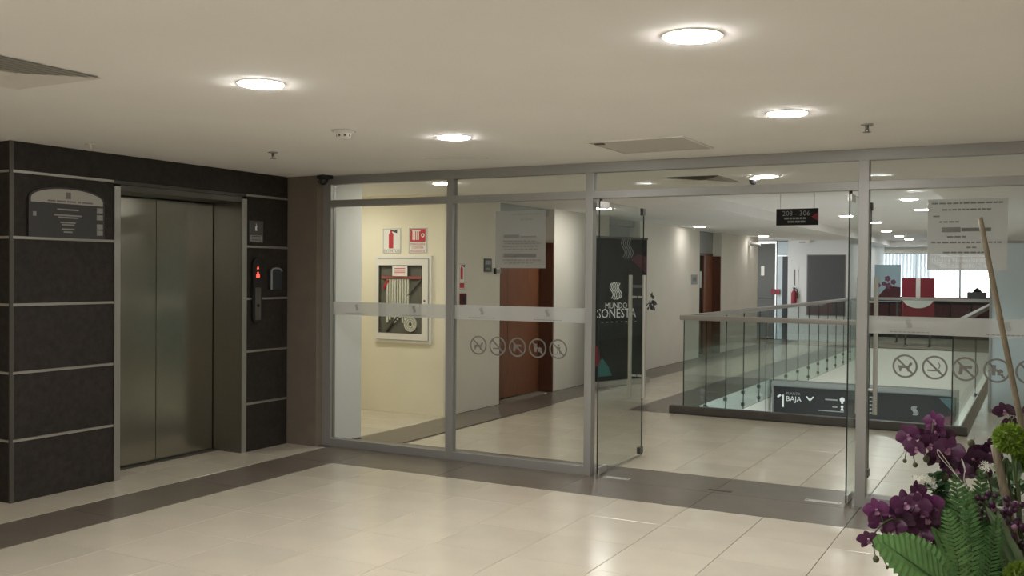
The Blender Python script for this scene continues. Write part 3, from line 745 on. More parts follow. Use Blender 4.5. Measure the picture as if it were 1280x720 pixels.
B(-.14, .12, 0, .05, 2.04, 2.38).build('transom_panel', 'pale_blue', fd); B(-.14, .12, -.02, .06, 2.02, 2.05).build('head_jamb', 'bright_steel', fd)
t = thing('red_notice', 'small red notice at the dark far doorway', 'sign', (-5.72, 24.02, 1.09))
B(-.09, .11, -.02, 0, 0, .13).build('plate', 'red', t); B(-.01, .01, -.024, -.02, .01, .12).build('divider', 'plastic_black', t)
fx = thing('fire_extinguisher', 'red fire extinguisher on the cool white far wall', 'extinguisher', (-5.25, 23.93, .85))
MB().lathe([(.06, 0), (.065, .02), (.065, .28), (.03, .34), (.02, .37)], (0, 0, 0), 16).build('cylinder', 'red', fx, smooth=True)
b = MB(); b.box(-.02, .02, -.02, .02, .37, .42); b.tube([(.02, 0, .40), (.08, 0, .36), (.08, 0, .15)], .01, 6); b.build('valve', 'plastic_black', fx)
t = thing('wall_notice', 'narrow white notice strip above the far fire extinguisher', 'sign', (-5.20, 23.998, 1.32))
B(-.035, .035, -.012, 0, 0, .40).build('plate', 'paper', t); B(-.055, -.035, -.012, 0, 0, .38).build('dark_edge', 'plastic_black', t)
dp = thing('dark_wall_panel', 'large dark grey panel on the cool white far wall', 'panel', (-4.52, 23.998, .62))
B(-.43, .43, -.03, 0, 0, 1.42).build('panel_face', 'sign_grey', dp, bev=.01); B(-.45, .45, -.012, 0, -.02, 1.44).build('backing_frame', 'ink_grey', dp)
t = thing('door_closer', 'white box under the ceiling above the cool far wall', 'ceiling fitting', (-5.0, 23.9, 2.33))
B(-.12, .12, -.03, .03, 0, .07).build('body', 'plastic_white', t, bev=.006); B(-.13, .02, -.032, -.028, .01, .03).build('slot', 'ink_grey', t)

# window wall with vertical blinds
struct(B(-8, 3.2, 30.0, 30.2, 0, .98).build('wall_window', 'maroon'), 'dark maroon parapet under the bright window')
struct(B(-8, 3.2, 30.0, 30.2, 2.24, CZ).build('wall_window', 'wall_white'), 'white lintel over the bright window')
struct(B(-8, -4.3, 30.0, 30.2, .98, 2.24).build('wall_window', 'wall_white'), 'white wall left of the bright window')
struct(B(-.9, 3.2, 30.0, 30.2, .98, 2.24).build('wall_window', 'wall_white'), 'white wall right of the bright window')
wn = bpy.data.objects.new('window_1', None); COL.objects.link(wn); wn.location = (0, 30.1, .98); struct(wn, 'wide bright window at the far end')
for x in (-4.35, -3.2, -2.05, -.95): B(x, x + .05, -.03, .03, 0, 1.26).build('mullion', 'alu', wn)
for x in (-4.30, -3.15, -2.0): obj('window_pane', pane_mesh(1.05, 1.26, .008, 'glass'), wn, (x, 0, 0))
vb = thing('vertical_blind', 'white vertical slat blind drawn over the left half of the far window', 'blind', (0, 29.93, 0))
B(-4.2, -1.0, -.03, .03, 2.20, 2.24).build('head_track', 'plastic_white', vb)
slm = B(-.044, .044, -.001, .001, 1.0, 2.20).mesh('slat', 'blind')
for k in range(15): obj('slat', slm, vb, (-4.15 + k * .094, 0, 0), random.uniform(.35, .75))
for k in range(18): obj('slat', slm, vb, (-2.72 + k * .095, 0, 0), 1.45 + random.uniform(-.1, .1))
ct = thing('dark_counter', 'long dark counter below the far window', 'counter', (0, 26.6, 0))
B(-3.95, -1.0, 0, .6, 0, .92).build('body', 'sign_black', ct, bev=.01); B(-3.98, -.97, -.03, .63, .92, .96).build('worktop', 'dark_strip', ct, bev=.004)
for k in range(6): B(-3.9 + k * .48, -3.46 + k * .48, -.012, 0, .10, .86).build('front_panel', 'maroon', ct)
cb = thing('counter_box', 'dark box with small pile on top on the far counter', 'box', (-1.42, 26.8, .96))
B(-.21, .21, -.15, .15, 0, .22).build('body', 'sign_grey', cb, bev=.01); MB().prism([(-.09, .22), (.12, .22), (.06, .29), (0, .33), (-.05, .28)], -.1, .1).build('pile', 'sign_black', cb)
rs = thing('red_logo_board', 'red board with white bar and half disc beyond the railing', 'sign', (-2.42, 23.4, 0))
B(-.335, .335, 0, .03, .66, 1.52).build('board', 'red', rs)
B(-.045, .045, -.006, 0, 1.06, 1.52).build('white_bar', 'ink_white', rs)
MB().prism([(-.33, 1.09)] + [(-.33 * math.cos(PI * k / 18), 1.09 - .24 * math.sin(PI * k / 18)) for k in range(1, 18)] + [(.33, 1.09)], -.006, 0).build('white_half_disc', 'ink_white', rs)
for s in (-1, 1): B(s * .25 - .02, s * .25 + .02, .0, .03, 0, .66).build('leg', 'dark_strip', rs)
for s in (-1, 1): B(s * .25 - .03, s * .25 + .03, -.15, .18, 0, .02).build('foot', 'dark_strip', rs)
dbn = thing('orchid_display', 'pale blue display panel printed with dark orchids beyond the railing', 'display', (-3.22, 24.6, 0))
B(-.29, .29, 0, .03, .95, 1.83).build('panel', 'sky_blue', dbn)
b = MB()
for (x, z, r) in ((0, 1.50, .065), (.13, 1.42, .06), (-.20, 1.34, .05), (-.08, 1.38, .05), (.02, 1.33, .07)):
    for k in range(5): b.disc(x + r * .6 * math.cos(k * 1.257), z + r * .6 * math.sin(k * 1.257), r * .5, -.004, 0, 9)
b.build('printed_orchids', 'orchid_print', dbn)
MB().prism([(-.29, .97), (.29, .97), (.29, 1.30), (0, 1.33)], -.003, 0).build('printed_shade', 'maroon', dbn)
for s in (-1, 1): B(s * .22 - .02, s * .22 + .02, 0, .03, 0, .95).build('leg', 'dark_strip', dbn)
for s in (-1, 1): B(s * .22 - .03, s * .22 + .03, -.15, .18, 0, .02).build('foot', 'dark_strip', dbn)
pp = thing('pale_panel', 'tall pale blue framed panel put in right of the void behind the bamboo stick', 'partition', (0, 12.5, 0))  # panel put in for a pale bluish area of unclear origin
B(-.50, 1.9, 0, .05, .04, 1.94).build('panel_face', 'pale_blue', pp); B(-.52, 1.92, -.01, .06, 1.94, 1.97).build('top_rail', 'alu', pp)
for x in (-.53, .7, 1.9): B(x, x + .03, -.01, .06, 0, 1.94).build('post', 'alu', pp)
B(-.50, 1.9, -.01, .06, 0, .04).build('bottom_rail', 'alu', pp)

# hanging direction sign
hs = thing('hanging_sign', 'dark hanging sign with room numbers and red arrow under the corridor ceiling', 'sign', (-2.605, 12.0, 2.158))
B(-.247, .247, -.02, .02, 0, .20).build('panel', 'sign_black', hs, bev=.003)
for s in (-1, 1): MB().tube([(s * .2, 0, .20), (s * .2, 0, .381)], .004, 6).build('hanger', 'bright_steel', hs)
text(hs, '203 - 306', .085, -.01, .115, -.0215, 'ink_grey', align='CENTER')
b = MB()
for z, a, c in ((.072, -.15, .12), (.032, -.11, .10)):
    x = a
    while x < c - .02:
        l = random.uniform(.025, .06); b.box(x, min(x + l, c), -.0215, -.02, z, z + .022); x += l + .008
b.build('small_lettering', 'ink_grey', hs)
MB().prism([(.245, .05), (.245, .15), (.17, .10)], -.0215, -.02).build('red_arrow', 'red', hs)

# ------------------------------------------------------------------ lamps
lring = MB()
def lamp(x, y, z, label, glow='lamp_glow', r=.098, group=None):
    t = thing('ceiling_lamp', label, 'ceiling lamp', (x, y, z), 0, group)
    k = (r,)
    if k not in cache:
        n = 32; vs = []; prof = [(r, -.001), (r + .002, -.004), (r + .010, -.004), (r + .014, 0)]
        b = MB(); 
        for rr, zz in prof: vs += [(rr * math.cos(2 * PI * i / n), rr * math.sin(2 * PI * i / n), zz) for i in range(n)]
        b.add(vs, [(i * n + q, i * n + (q + 1) % n, (i + 1) * n + (q + 1) % n, (i + 1) * n + q) for i in range(3) for q in range(n)])
        cache[k] = b.mesh('trim_ring', 'plastic_white')
    obj('trim_ring', cache[k], t)
    kk = (r, glow)
    if kk not in cache: cache[kk] = MB().lathe([(r * .55, -.012), (r * .9, -.010), (r, -.007), (r, -.001)], (0, 0, 0), 32).mesh('diffuser', glow)  # dropped profile shaped so the glow spills onto the ceiling
    obj('diffuser', cache[kk], t)
lamp(-1.105, 3.365, CZ, 'largest bright round ceiling lamp, top right over the lobby')
lamp(-3.12, 3.355, CZ, 'bright round lobby ceiling lamp between diffuser and smoke detector')
lamp(-3.25, 5.21, CZ, 'bright round lobby ceiling lamp nearest the middle of the glazing')
lamp(-1.185, 5.185, CZ, 'bright round lobby ceiling lamp nearest the sprinkler on the right')
for x, y in ((-1.1, 1.5), (-3.1, 1.5), (-1.1, -.4), (-1.1, -2.3)):
    lamp(x, y, CZ, 'round ceiling lamp over the rear of the lobby', group='rear lobby lamps')
lamp(-2.09, 8.40, CZ, 'round lamp just behind the glazing beside the corridor diffuser', 'lamp_glow_cool')
lamp(-5.0, 7.85, CZ, 'round corridor lamp in front of the alcove, seen in the upper left pane', 'lamp_glow_alcove')
lamp(-4.98, 11.64, CZ, 'round corridor lamp at the top of the open left door leaf', 'lamp_glow_cool')
lamp(-5.30, 16.68, CZ, 'round corridor lamp before the far half open doorway', 'lamp_glow_dim')
lamp(-5.30, 21.15, CZ, 'round corridor lamp nearest the glass shop front', 'lamp_glow_dim')
lamp(-6.7, 8.1, CZ, 'round lamp inside the alcove hidden by the wall end', 'lamp_glow_alcove')
lamp(.3, 8.4, CZ, 'round corridor lamp beyond the right edge of the view', 'lamp_glow_cool')
TZ = CZ + .14
for x, y in ((-4.6, 11.5), (-4.6, 15.5), (-4.6, 19.5), (.2, 12.5), (.2, 17.5)):  # unseen lamps added under the slab to brighten the dark void
    lamp(x, y, -.301, 'unseen lamp added to brighten the storey below the void', group='added lamps below the void')
for (px, py, lb) in ((1058, 270, 'tray lamp crossed by the edge of the right door leaf'), (1067, 294, 'small tray lamp just left of the right post'), (1094, 278, 'tray lamp just right of the right post'),
                     (1137, 249, 'highest tray lamp left of the opening hours sheet'), (1152, 262, 'second highest tray lamp left of the opening hours sheet'), (1108, 289, 'first of three tray lamps in a slanting row'), (1124, 295, 'second of three tray lamps in a slanting row'), (1136, 299, 'third of three tray lamps in a slanting row')):
    d = (RX * ((px - 640) / FPX) + RD * ((py - 360) / FPX) + RF); s = (TZ - CAM.z) / d.z; p = CAM + d * s
    lamp(p.x, p.y, TZ, 'round ceiling lamp, ' + lb, 'lamp_glow_cool')
lamp(-6.3, 22.9, CZ, 'round ceiling lamp before the far shop front', 'lamp_glow_cool')

# ------------------------------------------------------------------ ceiling fittings
def diffuser(label, x0, x1, y0, y1, nb=7, mt='plastic_white'):
    cx, cy = (x0 + x1) / 2, (y0 + y1) / 2; hx, hy = (x1 - x0) / 2, (y1 - y0) / 2
    t = thing('air_diffuser', label, 'air vent', (cx, cy, CZ))
    for k in range(nb):
        f0, f1 = 1 - k / (nb + .2), 1 - (k + .85) / (nb + .2); z0, z1 = -.007, -.011
        b = MB()
        vs = [(sx * hx * f, sy * hy * f, z) for f, z in ((f0, z1), (f1, z0)) for sx, sy in ((-1, -1), (1, -1), (1, 1), (-1, 1))]
        b.add(vs + [(v[0], v[1], v[2] + .003) for v in vs], [(i, (i + 1) % 4, 4 + (i + 1) % 4, 4 + i) for i in range(4)] + [(8 + i, 12 + i, 12 + (i + 1) % 4, 8 + (i + 1) % 4) for i in range(4)])
        b.build('louvre', mt, t)
    f = (1 - (nb - .1) / (nb + .2)) + .12
    B(-hx * f, hx * f, -hy * f, hy * f, -.012, -.008).build('centre_plate', mt, t)
    B(-hx * .96, hx * .96, -hy * .96, hy * .96, -.003, -.001).build('throat', 'panel_grey', t)
diffuser('square louvred air diffuser at the left edge of the lobby ceiling', -4.22, -3.64, 2.36, 2.92)
diffuser('square air diffuser in the corridor ceiling just behind the glazing', -2.90, -2.43, 8.15, 8.80)
ap = thing('access_panel', 'flat grey access panel in the lobby ceiling before the door', 'ceiling panel', (-2.26, 6.06, CZ))
B(-.31, .31, -.30, .30, -.006, -.001).build('panel', 'panel_grey', ap, bev=.002)
b = MB(); b.box(-.325, -.312, -.315, .315, -.010, -.001); b.box(.312, .325, -.315, .315, -.010, -.001); b.box(-.312, .312, -.315, -.302, -.010, -.001); b.box(-.312, .312, .302, .315, -.010, -.001)
b.build('frame', 'plastic_white', ap)
B(-.30, -.24, -.24, -.20, -.012, -.006).build('latch', 'ink_dark', ap)
b = MB()
pts = [(-4.03, 6.055), (-3.95, 6.11), (-3.86, 6.125), (-3.75, 6.18), (-3.66, 6.22), (-3.60, 6.255)]
for a, c in zip(pts, pts[1:]):
    d = Vector((c[0] - a[0], c[1] - a[1])); n = Vector((-d.y, d.x)).normalized() * .007
    b.add([(a[0] + n.x, a[1] + n.y, CZ - .0015), (a[0] - n.x, a[1] - n.y, CZ - .0015), (c[0] - n.x, c[1] - n.y, CZ - .0015), (c[0] + n.x, c[1] + n.y, CZ - .0015)], [(0, 1, 2, 3)])
tag(b.build('plaster_crack', 'crack'), 'thin dark crack in the lobby ceiling plaster above the glazing', 'crack')
sd = thing('smoke_detector', 'white round smoke detector on the lobby ceiling', 'smoke detector', (-3.70, 4.69, CZ))
MB().lathe([(.075, 0), (.075, -.006), (.073, -.007)][::-1], (0, 0, 0), 24).build('base_ring', 'panel_grey', sd)  # grey colour paints the shade on the white base
MB().lathe([(.062, 0), (.062, -.012), (.045, -.020), (.042, -.042), (.030, -.052)][::-1], (0, 0, 0), 24).build('body', 'plastic_white', sd, smooth=False)
for k in range(8):
    a = k * PI / 4; MB().box(-.006, .006, -.001, .001, -.038, -.026).build('slot', 'ink_dark', sd).matrix_basis = Matrix.Rotation(a, 4, 'Z') @ Matrix.Translation((0, -.0438, 0))
def sprinkler(label, x, y, mt='dark_strip'):
    t = thing('sprinkler', label, 'sprinkler', (x, y, CZ))
    MB().lathe([(.034, -.006), (.034, 0)], (0, 0, 0), 18).build('rosette', 'plastic_white' if mt != 'dark_strip' else 'alu', t)
    MB().lathe([(.009, -.03), (.011, -.006)], (0, 0, 0), 10).build('body', mt, t)
    MB().lathe([(.022, -.046), (.022, -.043)], (0, 0, 0), 14).build('deflector', mt, t)
    b = MB(); b.tube([(.010, 0, -.028), (.006, 0, -.044)], .003, 6); b.tube([(-.010, 0, -.028), (-.006, 0, -.044)], .003, 6); b.build('yoke', mt, t)
sprinkler('small dark sprinkler head on the ceiling near the elevator', -4.83, 5.32)
sprinkler('small dark sprinkler head on the ceiling at the right', -.873, 5.756)
sprinkler('pale sprinkler head on the ceiling above the information board', -5.66, 4.45, 'plastic_white')
cc = thing('security_camera', 'black dome security camera at the top of the glazing', 'camera', (-5.56, 6.79, CZ), -.4)
MB().box(-.05, .05, -.06, .05, -.035, 0).build('mount', 'plastic_black', cc, bev=.008)
MB().sphere((0, -.02, -.045), .042, 16, 8).build('dome', 'plastic_black', cc, smooth=True)
MB().tube([(.0, -.05, -.052), (.008, -.072, -.062)], .012, 10).build('lens', 'dark_strip', cc)
cc = thing('security_camera', 'small white dome camera under the corridor ceiling near the diffuser', 'camera', (-2.22, 8.48, CZ))
MB().lathe([(.05, 0), (.055, -.02)][::-1], (0, 0, 0), 16).build('mount', 'plastic_white', cc); MB().sphere((0, 0, -.025), .038, 14, 7).build('dome', 'plastic_black', cc, smooth=True)
cc = thing('security_camera', 'far bullet camera on the white wall beside the shop front', 'camera', (WX, 21.2, 2.24), EAST)
MB().box(-.05, .05, -.05, 0, -.04, .06).build('mount', 'plastic_white', cc, bev=.006); MB().tube([(0, -.04, 0), (.0, -.26, -.03)], .04, 12).build('barrel', 'ink_grey', cc)

# ------------------------------------------------------------------ flower arrangement, foreground right
PC = Vector((-.02, 2.73, 0))
pot = thing('tall_planter', 'tall brown planter holding the flower arrangement', 'planter', PC)
MB().lathe([(.12, 0), (.125, .02), (.15, .35), (.175, .66), (.185, .68), (.185, .715), (.165, .715), (.16, .66)], (0, 0, 0), 32).build('vessel', 'pot', pot, smooth=False)
MB().lathe([(.161, .64), (.161, .675)], (0, 0, 0), 28).build('soil', 'soil', pot)
BASE = PC + Vector((0, 0, .67))

def petal_mesh(L, Wd, mt, cup=.2, n=6):
    b = MB(); rows = []
    for i in range(n + 1):
        t = i / n; wd = Wd * math.sin(PI * (t * .86 + .10)) ** .75; x = L * t
        for j in range(5):
            u = j / 2 - 1
            b.v.append((x, u * wd / 2, cup * L * (t * t * .8) - cup * Wd * .5 * (u * u)))
    for i in range(n):
        for j in range(4): b.f.append((i * 5 + j, i * 5 + j + 1, i * 5 + 6 + j, i * 5 + 5 + j)); b.mi.append(0)
    return b.mesh('petal', mt, smooth=True, recalc=False)
PET = {}
for c in ('petal_purple', 'petal_dark', 'petal_pink'):
    PET[c] = (petal_mesh(.043, .050, c, .22), petal_mesh(.040, .027, c, .15))
lipm = MB()
lipm.sphere((0, 0, .006), .0075, 8, 5, sc=(1, 1, 1)); lipm.add([(0, 0, .004), (.010, -.006, .016), (.014, -.020, .014), (0, -.027, .008), (-.014, -.020, .014), (-.010, -.006, .016)], [(0, 1, 2, 3), (0, 3, 4, 5)])
lipm.v = [tuple(.72 * q for q in v) for v in lipm.v]
LIP = lipm.mesh('blossom', 'lip', recalc=False)
def blossom(parent, p, look, c, s=1.0, roll=0.0):
    z = look.normalized(); up = Vector((0, 0, 1)); x = up.cross(z).normalized(); y = z.cross(x)
    mt = Matrix((x, y, z)).transposed().to_4x4() @ Matrix.Rotation(roll, 4, 'Z')
    o = obj('blossom', LIP, parent); o.matrix_basis = Matrix.Translation(p) @ mt @ Matrix.Scale(s, 4)
    for k, (a, kind) in enumerate(((90, 1), (215, 1), (325, 1), (10, 0), (170, 0))):
        q = obj('petal', PET[c][kind], o)
        q.matrix_basis = Matrix.Rotation(math.radians(a), 4, 'Z') @ Matrix.Translation((.004, 0, .002 if kind == 0 else 0)) @ Matrix.Rotation(random.uniform(-.25, .15), 4, 'Y')
def curve_pts(P, n=14):                       # Catmull-Rom through P
    P = [Vector(p) for p in P]; P = [P[0] * 2 - P[1]] + P + [P[-1] * 2 - P[-2]]; out = []
    for i in range(1, len(P) - 2):
        for k in range(n):
            t = k / n; a, b, c, d = P[i - 1:i + 3]
            out.append(.5 * ((2 * b) + (c - a) * t + (2 * a - 5 * b + 4 * c - d) * t * t + (3 * b - a - 3 * c + d) * t ** 3))
    return out + [P[-2]]
def spray(label, path, blooms, buds, group=None):
    t = thing('orchid_spray', label, 'flower', BASE, 0, group)
    loc = [BASE + (Vector(path[0]) * 0)] + [at(*p) for p in path]
    pts = [p - BASE for p in curve_pts(loc, 8)]
    MB().tube(pts, [.004 - .0022 * i / len(pts) for i in range(len(pts))], 6).build('stem', 'stem', t, smooth=True)
    for px, py, d, c, s, yaw in blooms:
        p = at(px, py, d) - BASE
        q = min(pts, key=lambda v: (v - p).length)
        if (q - p).length > .012: MB().tube([q, (q + p) / 2 + Vector((0, 0, .006)), p], .0016, 5).build('flower_stalk', 'stem', t)
        s *= .69; look = (-RF) + RX * (yaw * 1.4 + random.uniform(-.8, .8)) + Vector((0, 0, random.uniform(-.7, .5)))
        blossom(t, p, look, c, s, random.uniform(-.6, .6))
    for px, py, d, r in buds:
        p = at(px, py, d) - BASE
        q = min(pts, key=lambda v: (v - p).length); 
        MB().tube([q, (q + p) / 2 + Vector((0, 0, .008)), p], .0013, 5).build('flower_stalk', 'stem', t)
        MB().sphere(p, r, 10, 6, sc=(1, 1, 1.15)).build('bud', 'bud', t, smooth=True)
P_, D_k, K_ = 'petal_purple', 'petal_dark', 'petal_pink'
spray('purple orchid spray arching left above the white flowers', [(1232, 690, 2.52), (1212, 620, 2.48), (1190, 570, 2.44), (1160, 545, 2.40), (1136, 552, 2.38)],
      [(1168, 526, 2.42, K_, .85, -.2), (1136, 544, 2.38, P_, 1.0, -.6), (1146, 560, 2.36, P_, .9, -.5), (1163, 556, 2.38, P_, 1.05, -.2), (1187, 562, 2.40, P_, 1.15, .0), (1178, 545, 2.44, D_k, 1.0, .1), (1196, 588, 2.40, D_k, 1.05, .1), (1172, 572, 2.41, D_k, 1.0, -.1), (1154, 545, 2.41, P_, .9, .3), (1184, 578, 2.42, P_, .95, .3), (1170, 540, 2.43, P_, .9, -.4)],
      [(1131, 576, 2.38, .005), (1144, 581, 2.37, .006), (1158, 574, 2.37, .008), (1181, 596, 2.40, .010)])
spray('dark purple orchid spray between the stick and the upper spray', [(1240, 680, 2.56), (1236, 620, 2.56), (1226, 580, 2.54), (1215, 566, 2.52)],
      [(1216, 574, 2.50, D_k, 1.1, .1), (1236, 558, 2.52, D_k, 1.0, .4), (1206, 592, 2.50, D_k, .95, -.2), (1222, 588, 2.49, D_k, 1.1, .0), (1228, 568, 2.52, D_k, 1.0, -.3), (1238, 566, 2.51, D_k, 1.0, .1)], [(1214, 554, 2.52, .009), (1240, 548, 2.54, .007)])
spray('low purple orchid spray hanging out over the floor at the far left', [(1225, 720, 2.44), (1190, 680, 2.38), (1150, 655, 2.32), (1112, 650, 2.28), (1088, 672, 2.26)],
      [(1096, 637, 2.28, K_, .95, -.5), (1086, 674, 2.26, P_, .85, -.9), (1101, 655, 2.28, P_, 1.0, -.4), (1132, 630, 2.30, P_, 1.15, -.3), (1117, 660, 2.28, P_, 1.0, .0), (1146, 616, 2.34, P_, 1.0, .0), (1162, 630, 2.32, K_, 1.1, .2), (1140, 650, 2.32, D_k, 1.1, .0),
       (1164, 660, 2.34, D_k, 1.1, .2), (1152, 640, 2.30, P_, 1.0, -.1), (1172, 676, 2.34, D_k, .95, .1), (1103, 682, 2.28, D_k, .8, -.6), (1128, 668, 2.33, D_k, .9, .0), (1146, 632, 2.29, P_, 1.1, .2), (1158, 648, 2.31, P_, 1.1, .3), (1128, 652, 2.30, D_k, 1.0, -.2), (1150, 668, 2.31, P_, 1.0, .1), (1112, 646, 2.30, D_k, 1.0, .3)],
      [(1095, 699, 2.27, .0075), (1109, 709, 2.27, .004), (1118, 706, 2.27, .005)])
spray('nearly black orchid spray at the right edge behind the green pompom', [(1262, 690, 2.62), (1266, 600, 2.62), (1265, 525, 2.60)],
      [(1256, 513, 2.60, D_k, .95, -.8), (1276, 517, 2.62, D_k, 1.0, .3), (1262, 530, 2.64, D_k, .9, .0)], [(1244, 545, 2.60, .006)])

def leaf_mesh(L, Wd, mt, serr=0.0, fold=.25, droop=.25, n=18, pleat=0.0):
    b = MB()
    for i in range(n + 1):
        t = i / n; wd = Wd / 2 * (math.sin(PI * min(1, t * .92 + .06)) ** .7) * (1 - .25 * t)
        if i == n: wd = .0005
        wd *= 1 - serr * (i % 2)
        x = L * t; zc = -droop * L * t * t
        pl = pleat * (1 if i % 2 else -1)
        b.v += [(x + (wd * .45 if serr else 0), wd, zc + fold * wd + pl), (x + (wd * .22 if serr else 0), wd * .5, zc + fold * wd * .62 + pl), (x, 0, zc), (x + (wd * .22 if serr else 0), -wd * .5, zc + fold * wd * .62 + pl), (x + (wd * .45 if serr else 0), -wd, zc + fold * wd + pl)]
    for i in range(n):
        for j in range(4): b.f.append((i * 5 + j, i * 5 + j + 1, i * 5 + 6 + j, i * 5 + 5 + j)); b.mi.append(0)
    return b.mesh('leaf', mt, smooth=False, recalc=False)
def orient(p, d, nrm):
    x = d.normalized(); z = (nrm - x * nrm.dot(x)).normalized(); y = z.cross(x)
    return Matrix.Translation(p) @ Matrix((x, y, z)).transposed().to_4x4()
def big_leaf(name, label, a, b_, Wd, mt, nrm=None, **kw):   # leaf from base point a to tip b_, on a stalk from the pot
    t = thing(name, label, 'leaf', BASE)
    A = at(*a) - BASE; Bp = at(*b_) - BASE; L = (Bp - A).length
    MB().tube([Vector((0, 0, 0)), A * .5 + Vector((0, 0, -.02)), A], .0035, 6).build('stalk', 'stem', t)
    kw.setdefault('droop', .06)
    o = obj('blade', leaf_mesh(L, Wd, mt, **kw), t); o.matrix_basis = orient(A, Bp - A, nrm or (-RF * .8 + Vector((0, 0, .6))))
    MB().tube([A, A + (Bp - A) * .5 - (nrm or Vector((0, 0, 0))) * .0, A + (Bp - A) * .94], [.0028, .002, .0008], 5).build('midrib', 'leaf_mid', t)
big_leaf('serrated_leaf', 'broad bright green serrated leaf pointing left in the foreground', (1195, 742, 2.22), (1098, 674, 2.16), .135, 'leaf_bright', serr=.16, pleat=.0015, n=30, fold=.1)
big_leaf('serrated_leaf', 'second bright green serrated leaf at the bottom edge', (1205, 770, 2.22), (1128, 668, 2.24), .13, 'leaf_bright', serr=.16, pleat=.0015, n=30, fold=.15)
def fern(label, a, b_, Wd, mt, n=26):
    t = thing('fern_frond', label, 'fern', BASE)
    A = at(*a) - BASE; Bp = at(*b_) - BASE; ax = (Bp - A); L = ax.length; ax.normalize()
    nrm = (-RF * .9 + Vector((0, 0, .3))); nrm = (nrm - ax * nrm.dot(ax)).normalized(); sd = nrm.cross(ax)
    MB().tube([Vector((0, 0, 0)), A * .55, A, A + ax * L * .5 + nrm * .012, Bp], [.003, .003, .0025, .0016, .0006], 5).build('rachis', 'stem', t)
    b = MB()
    for k in range(n):
        u = k / (n - 1); c = A + ax * L * u + nrm * (.024 * u * (1 - u) * 2); l = Wd / 2 * (math.sin(PI * (.12 + .84 * u)) ** .8) + .004; w_ = L / n * .78
        for sg in (-1, 1):
            d = (sd * sg + ax * .55 + nrm * random.uniform(-.15, .3)).normalized()
            b.add([c - ax * w_ * .3, c + d * l * .45 - ax * w_ * .55 + nrm * .002, c + d * l, c + d * l * .5 + ax * w_ * .6 + nrm * .003, c + ax * w_ * .5], [(0, 1, 2, 3, 4)])
    o = b.build('leaflets', mt, t, recalc=False); o['kind'] = 'stuff'
fern('upright mid green fern frond in the centre of the arrangement', (1206, 748, 2.30), (1194, 596, 2.34), .085, 'leaf_mid')
fern('upright fern frond leaning right below the dark spray', (1216, 745, 2.34), (1226, 590, 2.42), .075, 'leaf_mid')
fern('fern frond leaning left behind the low orchids', (1202, 735, 2.36), (1168, 618, 2.40), .085, 'leaf_mid')
fern('bright fern frond in front of the centre fronds', (1204, 765, 2.24), (1184, 640, 2.24), .085, 'leaf_bright')
fern('bright fern frond reaching up to the pale wire', (1214, 760, 2.28), (1208, 612, 2.34), .07, 'leaf_bright')
fern('fern frond leaning to the right corner of the arrangement', (1222, 770, 2.26), (1246, 650, 2.28), .07, 'leaf_mid')
big_leaf('pointed_leaf', 'narrow green leaf tip among the low purple blooms', (1195, 715, 2.30), (1168, 660, 2.26), .045, 'leaf_bright', serr=.1, n=20)
big_leaf('sage_leaf', 'long grey green leaf crossing the lower right corner', (1290, 742, 2.26), (1236, 632, 2.30), .045, 'leaf_sage', n=16, fold=.3)
big_leaf('sage_leaf', 'grey green leaf at the right edge above the lower pompom', (1265, 735, 2.30), (1250, 640, 2.30), .05, 'leaf_sage', n=16, fold=.3)
big_leaf('pale_leaf', 'small pale green leaf hanging under the green pompoms', (1272, 575, 2.44), (1270, 606, 2.42), .026, 'leaf_sage', n=10)
big_leaf('pale_leaf', 'small pale leaf left of the hanging pale leaf', (1258, 572, 2.46), (1256, 595, 2.44), .022, 'leaf_sage', n=10)
# leafy filler bushes
def bush(name, label, px, py, d, rx, rz, n, mt, L, Wd, cat='foliage'):
    t = thing(name, label, cat, BASE)
    c = at(px, py, d) - BASE
    MB().tube([Vector((0, 0, 0)), c * .6, c], .005, 6).build('stem', 'stem', t)
    meshes = [leaf_mesh(L * k, Wd * k, mt, n=8, serr=.1 if i else 0, droop=.2) for i, k in enumerate((.8, 1.0, 1.2))]
    for k in range(n):
        a = random.uniform(0, 2 * PI); el = random.uniform(-.5, .9); dr = Vector((math.cos(a) * math.cos(el), math.sin(a) * math.cos(el), math.sin(el)))
        p = c + Vector((random.gauss(0, .4) * rx, random.gauss(0, .4) * rx, random.uniform(-1, .7) * rz))
        o = obj('leaf', meshes[k % 3], t); o.matrix_basis = orient(p, dr, Vector((random.uniform(-.4, .4), -.6, .8)))
bush('leafy_filler', 'dark green foliage filling the centre of the arrangement', 1232, 690, 2.44, .08, .09, 60, 'leaf_dark', .07, .030)
bush('leafy_filler', 'mid green foliage under the purple orchids', 1196, 655, 2.42, .06, .07, 46, 'leaf_mid', .075, .022)
bush('leafy_filler', 'dark foliage low at the right edge of the arrangement', 1268, 690, 2.46, .06, .08, 50, 'leaf_dark', .06, .03)
bush('leafy_filler', 'grey green foliage behind the bamboo stick foot', 1238, 615, 2.54, .06, .05, 40, 'leaf_sage', .06, .02)
bush('leafy_filler', 'yellow green foliage under the upper pompoms', 1270, 610, 2.52, .05, .06, 40, 'leaf_mid', .05, .02)
bush('leafy_filler', 'dark round leaves beside the white flowers', 1172, 608, 2.42, .02, .02, 10, 'leaf_dark', .05, .04)
